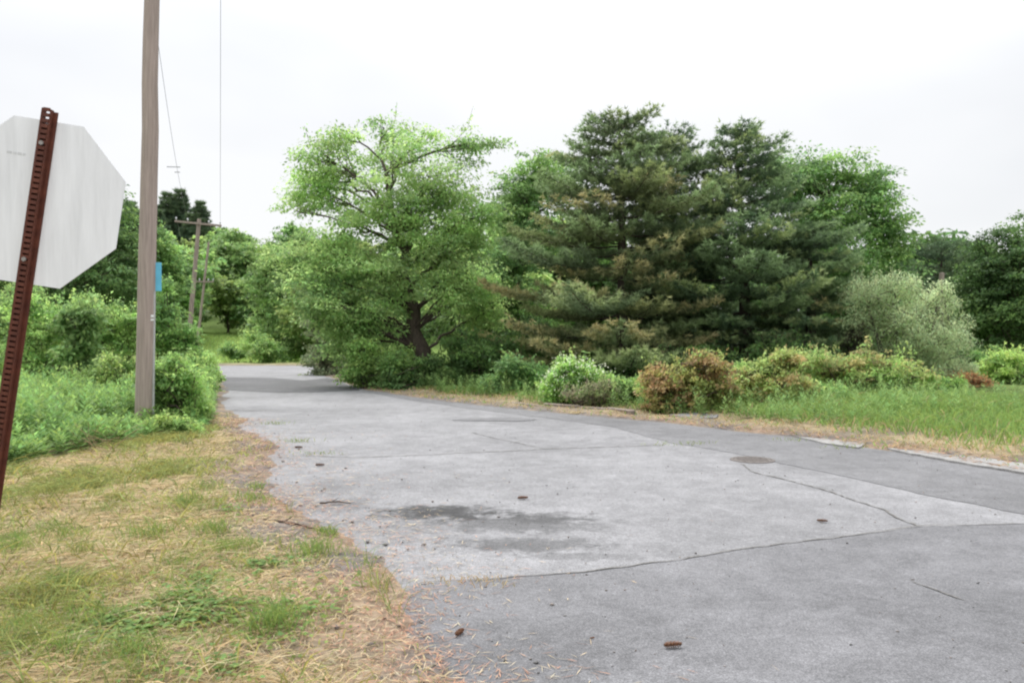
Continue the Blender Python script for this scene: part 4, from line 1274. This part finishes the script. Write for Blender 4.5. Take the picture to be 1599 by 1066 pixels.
# fallen pine needles and straw lying flat along the road edge
p = scatter(280000, -8.5, 2.2, 1.7, 16, 1.6)
sgn = np.where(in_poly(p, PAVE), 1, -1) * dist_line(p, LE)
dens = np.exp(-np.maximum(sgn, 0) / (.16 + .5 * N2(p[:, 0] * .9 + 3, p[:, 1] * .9) ** 2)) * np.exp(-np.maximum(-sgn, 0) / 1.0) * (.2 + 1.0 * N3(p[:, 0] * 1.6, p[:, 1] * 1.6) ** 1.3)
ok = (rng.random(len(p)) < dens) & in_view(p)
p = p[ok]; inside = in_poly(p, PAVE)
b = with_z(p); b[:, 2] = np.where(inside, .012, b[:, 2] + .008 + .016 * rng.random(len(p)))
n = len(b)
az = rng.random(n) * 6.28
ax = np.column_stack([np.cos(az), np.sin(az), rng.normal(size=n) * .06])
kind_ = rng.random(n)
cols = np.where((kind_ < .45 + .4 * np.exp(-np.abs(sgn[ok]) / .35))[:, None], vary(rng, (.36, .21, .145), n, .4, .12), vary(rng, (.46, .38, .26), n, .35, .08))
V, q, C = leaves(b, ax, np.array([0, 0, 1]) + rng.normal(size=(n, 3)) * .2, .05 + .06 * rng.random(n), .0022 + .0008 * p[:, 1] * rng.random(n), cols)
tag(mesh_arrays("needle_litter", V, [q], C, M_LITTER), "orange-brown pine needles and straw strewn along the straw verge", "needle litter", kind="stuff")

# crumbs of asphalt and small stones along the ragged edge
p = scatter(5200, -8, 2.4, 1.8, 15, 1.6)
sgn = np.where(in_poly(p, PAVE), 1, -1) * dist_line(p, LE)
ok = rng.random(len(p)) < np.exp(-np.abs(sgn + .1) / .35)
p = p[ok]; n = len(p)
b = with_z(p); b[:, 2] = np.where(in_poly(p, PAVE), .010, b[:, 2] + .006)
A = Acc()
oct_ = np.array([[1, 0, 0], [-1, 0, 0], [0, 1, 0], [0, -1, 0], [0, 0, 1], [0, 0, -1]], float)
tri = np.array([[0, 2, 4], [2, 1, 4], [1, 3, 4], [3, 0, 4], [2, 0, 5], [1, 2, 5], [3, 1, 5], [0, 3, 5]])
s = (.006 + .016 * rng.random((n, 1, 1)) ** 2.5) * np.array([1, .8, .55]) * (1 + .4 * rng.normal(size=(n, 6, 3)))
V = (b[:, None] + oct_[None] * s).reshape(-1, 3)
T = (np.arange(n)[:, None, None] * 6 + tri[None]).reshape(-1, 3)
A.add(V, None, T, np.repeat(vary(rng, (.17, .155, .145), n, .5, .08), 6, 0))
tag(A.build("gravel", M_SOIL), "asphalt crumbs and grit along the ragged road edge", "gravel", kind="stuff")

p = scatter(3800, -10, 9, 2.2, 20, 1.5)
p = p[in_poly(p, PAVE) & in_view(p)]; n = len(p)
b = np.column_stack([p, np.full(n, .009)])
s = (.003 + .008 * rng.random((n, 1, 1)) ** 3) * np.array([1, .8, .6]) * (1 + .4 * rng.normal(size=(n, 6, 3)))
V = (b[:, None] + oct_[None] * s).reshape(-1, 3)
A = Acc(); A.add(V, None, (np.arange(n)[:, None, None] * 6 + tri[None]).reshape(-1, 3), np.repeat(vary(rng, (.20, .18, .165), n, .7, .12), 6, 0))
tag(A.build("road_grit", M_SOIL), "loose grit and crumbs scattered over the road surface", "grit", kind="stuff")

# tall leafy weeds on the left
def weeds(name, p, hgts, label, cols, leaf=.10, nl=26, asp=.22):
    b = with_z(p); n = len(b)
    st = np.column_stack([rng.normal(size=(n, 2)) * .12, np.ones(n)]) * hgts[:, None]
    t = np.tile(np.linspace(.12, 1, nl), (n, 1)) + rng.normal(size=(n, nl)) * .02
    c = b[:, None] + st[:, None] * t[..., None]
    az = np.arange(nl)[None] * 2.4 + rng.random((n, 1)) * 6.28
    up = .15 + .75 * t ** 2
    ax = np.stack([np.cos(az), np.sin(az), up], -1)
    ln = leaf * (.7 + .6 * rng.random((n, nl))) * (1.15 - .45 * t)
    c = c + norm(ax) * ln[..., None] * .5
    nr = np.stack([-np.cos(az) * .6, -np.sin(az) * .6, np.ones_like(az)], -1) + rng.normal(size=(n, nl, 3)) * .25
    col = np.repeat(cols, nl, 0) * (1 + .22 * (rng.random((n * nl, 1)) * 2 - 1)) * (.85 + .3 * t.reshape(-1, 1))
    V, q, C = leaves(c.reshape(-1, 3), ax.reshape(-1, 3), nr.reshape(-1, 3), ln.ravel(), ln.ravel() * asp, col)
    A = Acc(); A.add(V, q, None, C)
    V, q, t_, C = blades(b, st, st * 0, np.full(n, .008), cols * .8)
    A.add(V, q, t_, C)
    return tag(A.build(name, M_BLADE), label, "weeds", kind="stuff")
p = scatter(7000, -14, -4.0, 8.2, 21, 1.0)
p = p[beyond_weed(p) & in_view(p, .2)]
front = dist_line(p, weed_front)
hh = (.40 + .22 * smooth(0, 1.0, front)) * (.65 + .5 * rng.random(len(p))) * (.5 + 1.0 * N2(p[:, 0] * .9, p[:, 1] * .9))
hh = hh * np.where(np.hypot(p[:, 0] + 6.15, p[:, 1] - 13.0) < 1.5, .45, 1.0)      # trodden round the pole foot
weeds("tall_weeds", p, hh, "dense patch of tall leafy green weeds behind the sign post", vary(rng, (.17, .29, .085), len(p), .3, .15), leaf=.14, asp=.36, nl=19)
# fringe weeds along the left road edge beyond the pole
p = scatter(5000, -26, -6, 17, 56, 1.3)
sgn = np.where(in_poly(p, PAVE), 1, -1) * dist_line(p, LE)
ok = (sgn < -.25) & (sgn > -7) & ~beyond_weed(p) & (p[:, 0] < -.40 * p[:, 1] + .5)
p = p[ok]
hh = (.35 + .55 * smooth(.2, 2.5, -sgn[ok])) * (.6 + .6 * rng.random(len(p)))
weeds("fringe_weeds", p, hh, "weedy fringe along the road edge beyond the near pole", vary(rng, (.18, .265, .08), len(p), .25, .15), leaf=.16, nl=18)

# fallen dry stalks before the weeds
A = Acc()
for i in range(34):
    g = G(120 + 75 * rng.random(), 690 + 30 * rng.random())
    z0 = float(ground_z(g[None])[0])
    e = np.array([g[0] + rng.normal() * .35, g[1] + rng.normal() * .25, z0 + .05 + .35 * rng.random()])
    A.tube(bez(np.array([g[0], g[1], z0]), e, np.array([0, 0, .05]), 5), np.linspace(.006, .003, 5), np.array([.36, .27, .16]) * (.6 + .6 * rng.random()), 4)
tag(A.build("dry_stalks", M_LITTER), "tangle of fallen dry stalks at the front of the tall weeds", "dry stalks", kind="stuff")

# right verge
p = scatter(190000, -12, 22, 8.5, 34, 1.25)
ins = in_poly(p, PAVE)
de = dist_line(p, RE)
lim = 9.5
right_side = ~ins & in_view(p) & (de < lim) & (p[:, 0] > -.42 * p[:, 1] + 1.2) & (de > .02)
# keep only the far side of the road
LEd = dist_line(p, LE)
right_side &= de < LEd
p = p[right_side]; de = de[right_side]
tall = smooth(1.0, 2.2, de + (N2(p[:, 0] * .9, p[:, 1] * .9) - .5) * 1.0)
keep = rng.random(len(p)) < (.30 + .7 * tall) * (.45 + .8 * N1(p[:, 0] * 1.1, p[:, 1] * 1.1))
p = p[keep]; de = de[keep]; tall = tall[keep]
n = len(p)
dry = rng.random(n) < (.75 - .72 * tall)
cols = np.where(dry[:, None], vary(rng, (.38, .31, .17), n, .25, .1), vary(rng, (.185, .29, .08), n, .28, .15))
near_right = smooth(2, 8, p[:, 0])
h = (.05 + .07 * rng.random(n)) + tall * (.10 + .20 * rng.random(n)) * (.6 + .6 * near_right)
grass("verge_grass", p, h, .006 + .0009 * p[:, 1] * (.5 + rng.random(n)), .75 - .35 * tall, cols, "green grass strip with straw edge on the far side of the road")
# needle litter on the right edge
p = scatter(26000, 2, 9, 8.5, 17, 1.2)
de = dist_line(p, RE)
p = p[~in_poly(p, PAVE) & (de < 1.4) & (rng.random(len(p)) < .7 * np.exp(-de / .5))]
b = with_z(p); b[:, 2] += .02; n = len(b)
az = rng.random(n) * 6.28
V, q, C = leaves(b, np.column_stack([np.cos(az), np.sin(az), rng.normal(size=n) * .08]), np.array([0, 0, 1]) + rng.normal(size=(n, 3)) * .2, .10 + .08 * rng.random(n), .008 + .01 * rng.random(n), vary(rng, (.30, .185, .12), n, .4, .12))
tag(mesh_arrays("needle_litter", V, [q], C, M_LITTER), "reddish needle litter along the gutter on the far side", "needle litter", kind="stuff")
# leafy weeds in the right grass
p = scatter(5600, -8, 17, 14.0, 30, 1.0)
p = p[~in_poly(p, PAVE) & (dist_line(p, RE) > 1.2) & (dist_line(p, RE) < dist_line(p, LE)) & (dist_line(p, RE) < 9) & in_view(p) & (N3(p[:, 0] * .5, p[:, 1] * .5) > .3)]
weeds("leafy_weeds", p, (.22 + .35 * rng.random(len(p))) * (.5 + N2(p[:, 0], p[:, 1])), "leafy green weeds between the far grass and the shrubs", vary(rng, (.17, .28, .09), len(p), .22, .12), leaf=.13, nl=20)
# meadow grass beyond the crest
p = np.column_stack([-46 + 32 * rng.random(22000), 58 + 42 * rng.random(22000)])
grass("meadow_grass", p, .25 + .35 * rng.random(len(p)), np.full(len(p), .07), np.full(len(p), .5), vary(rng, (.26, .38, .11), len(p), .25, .12), "pale green meadow grass beyond the crest of the road")
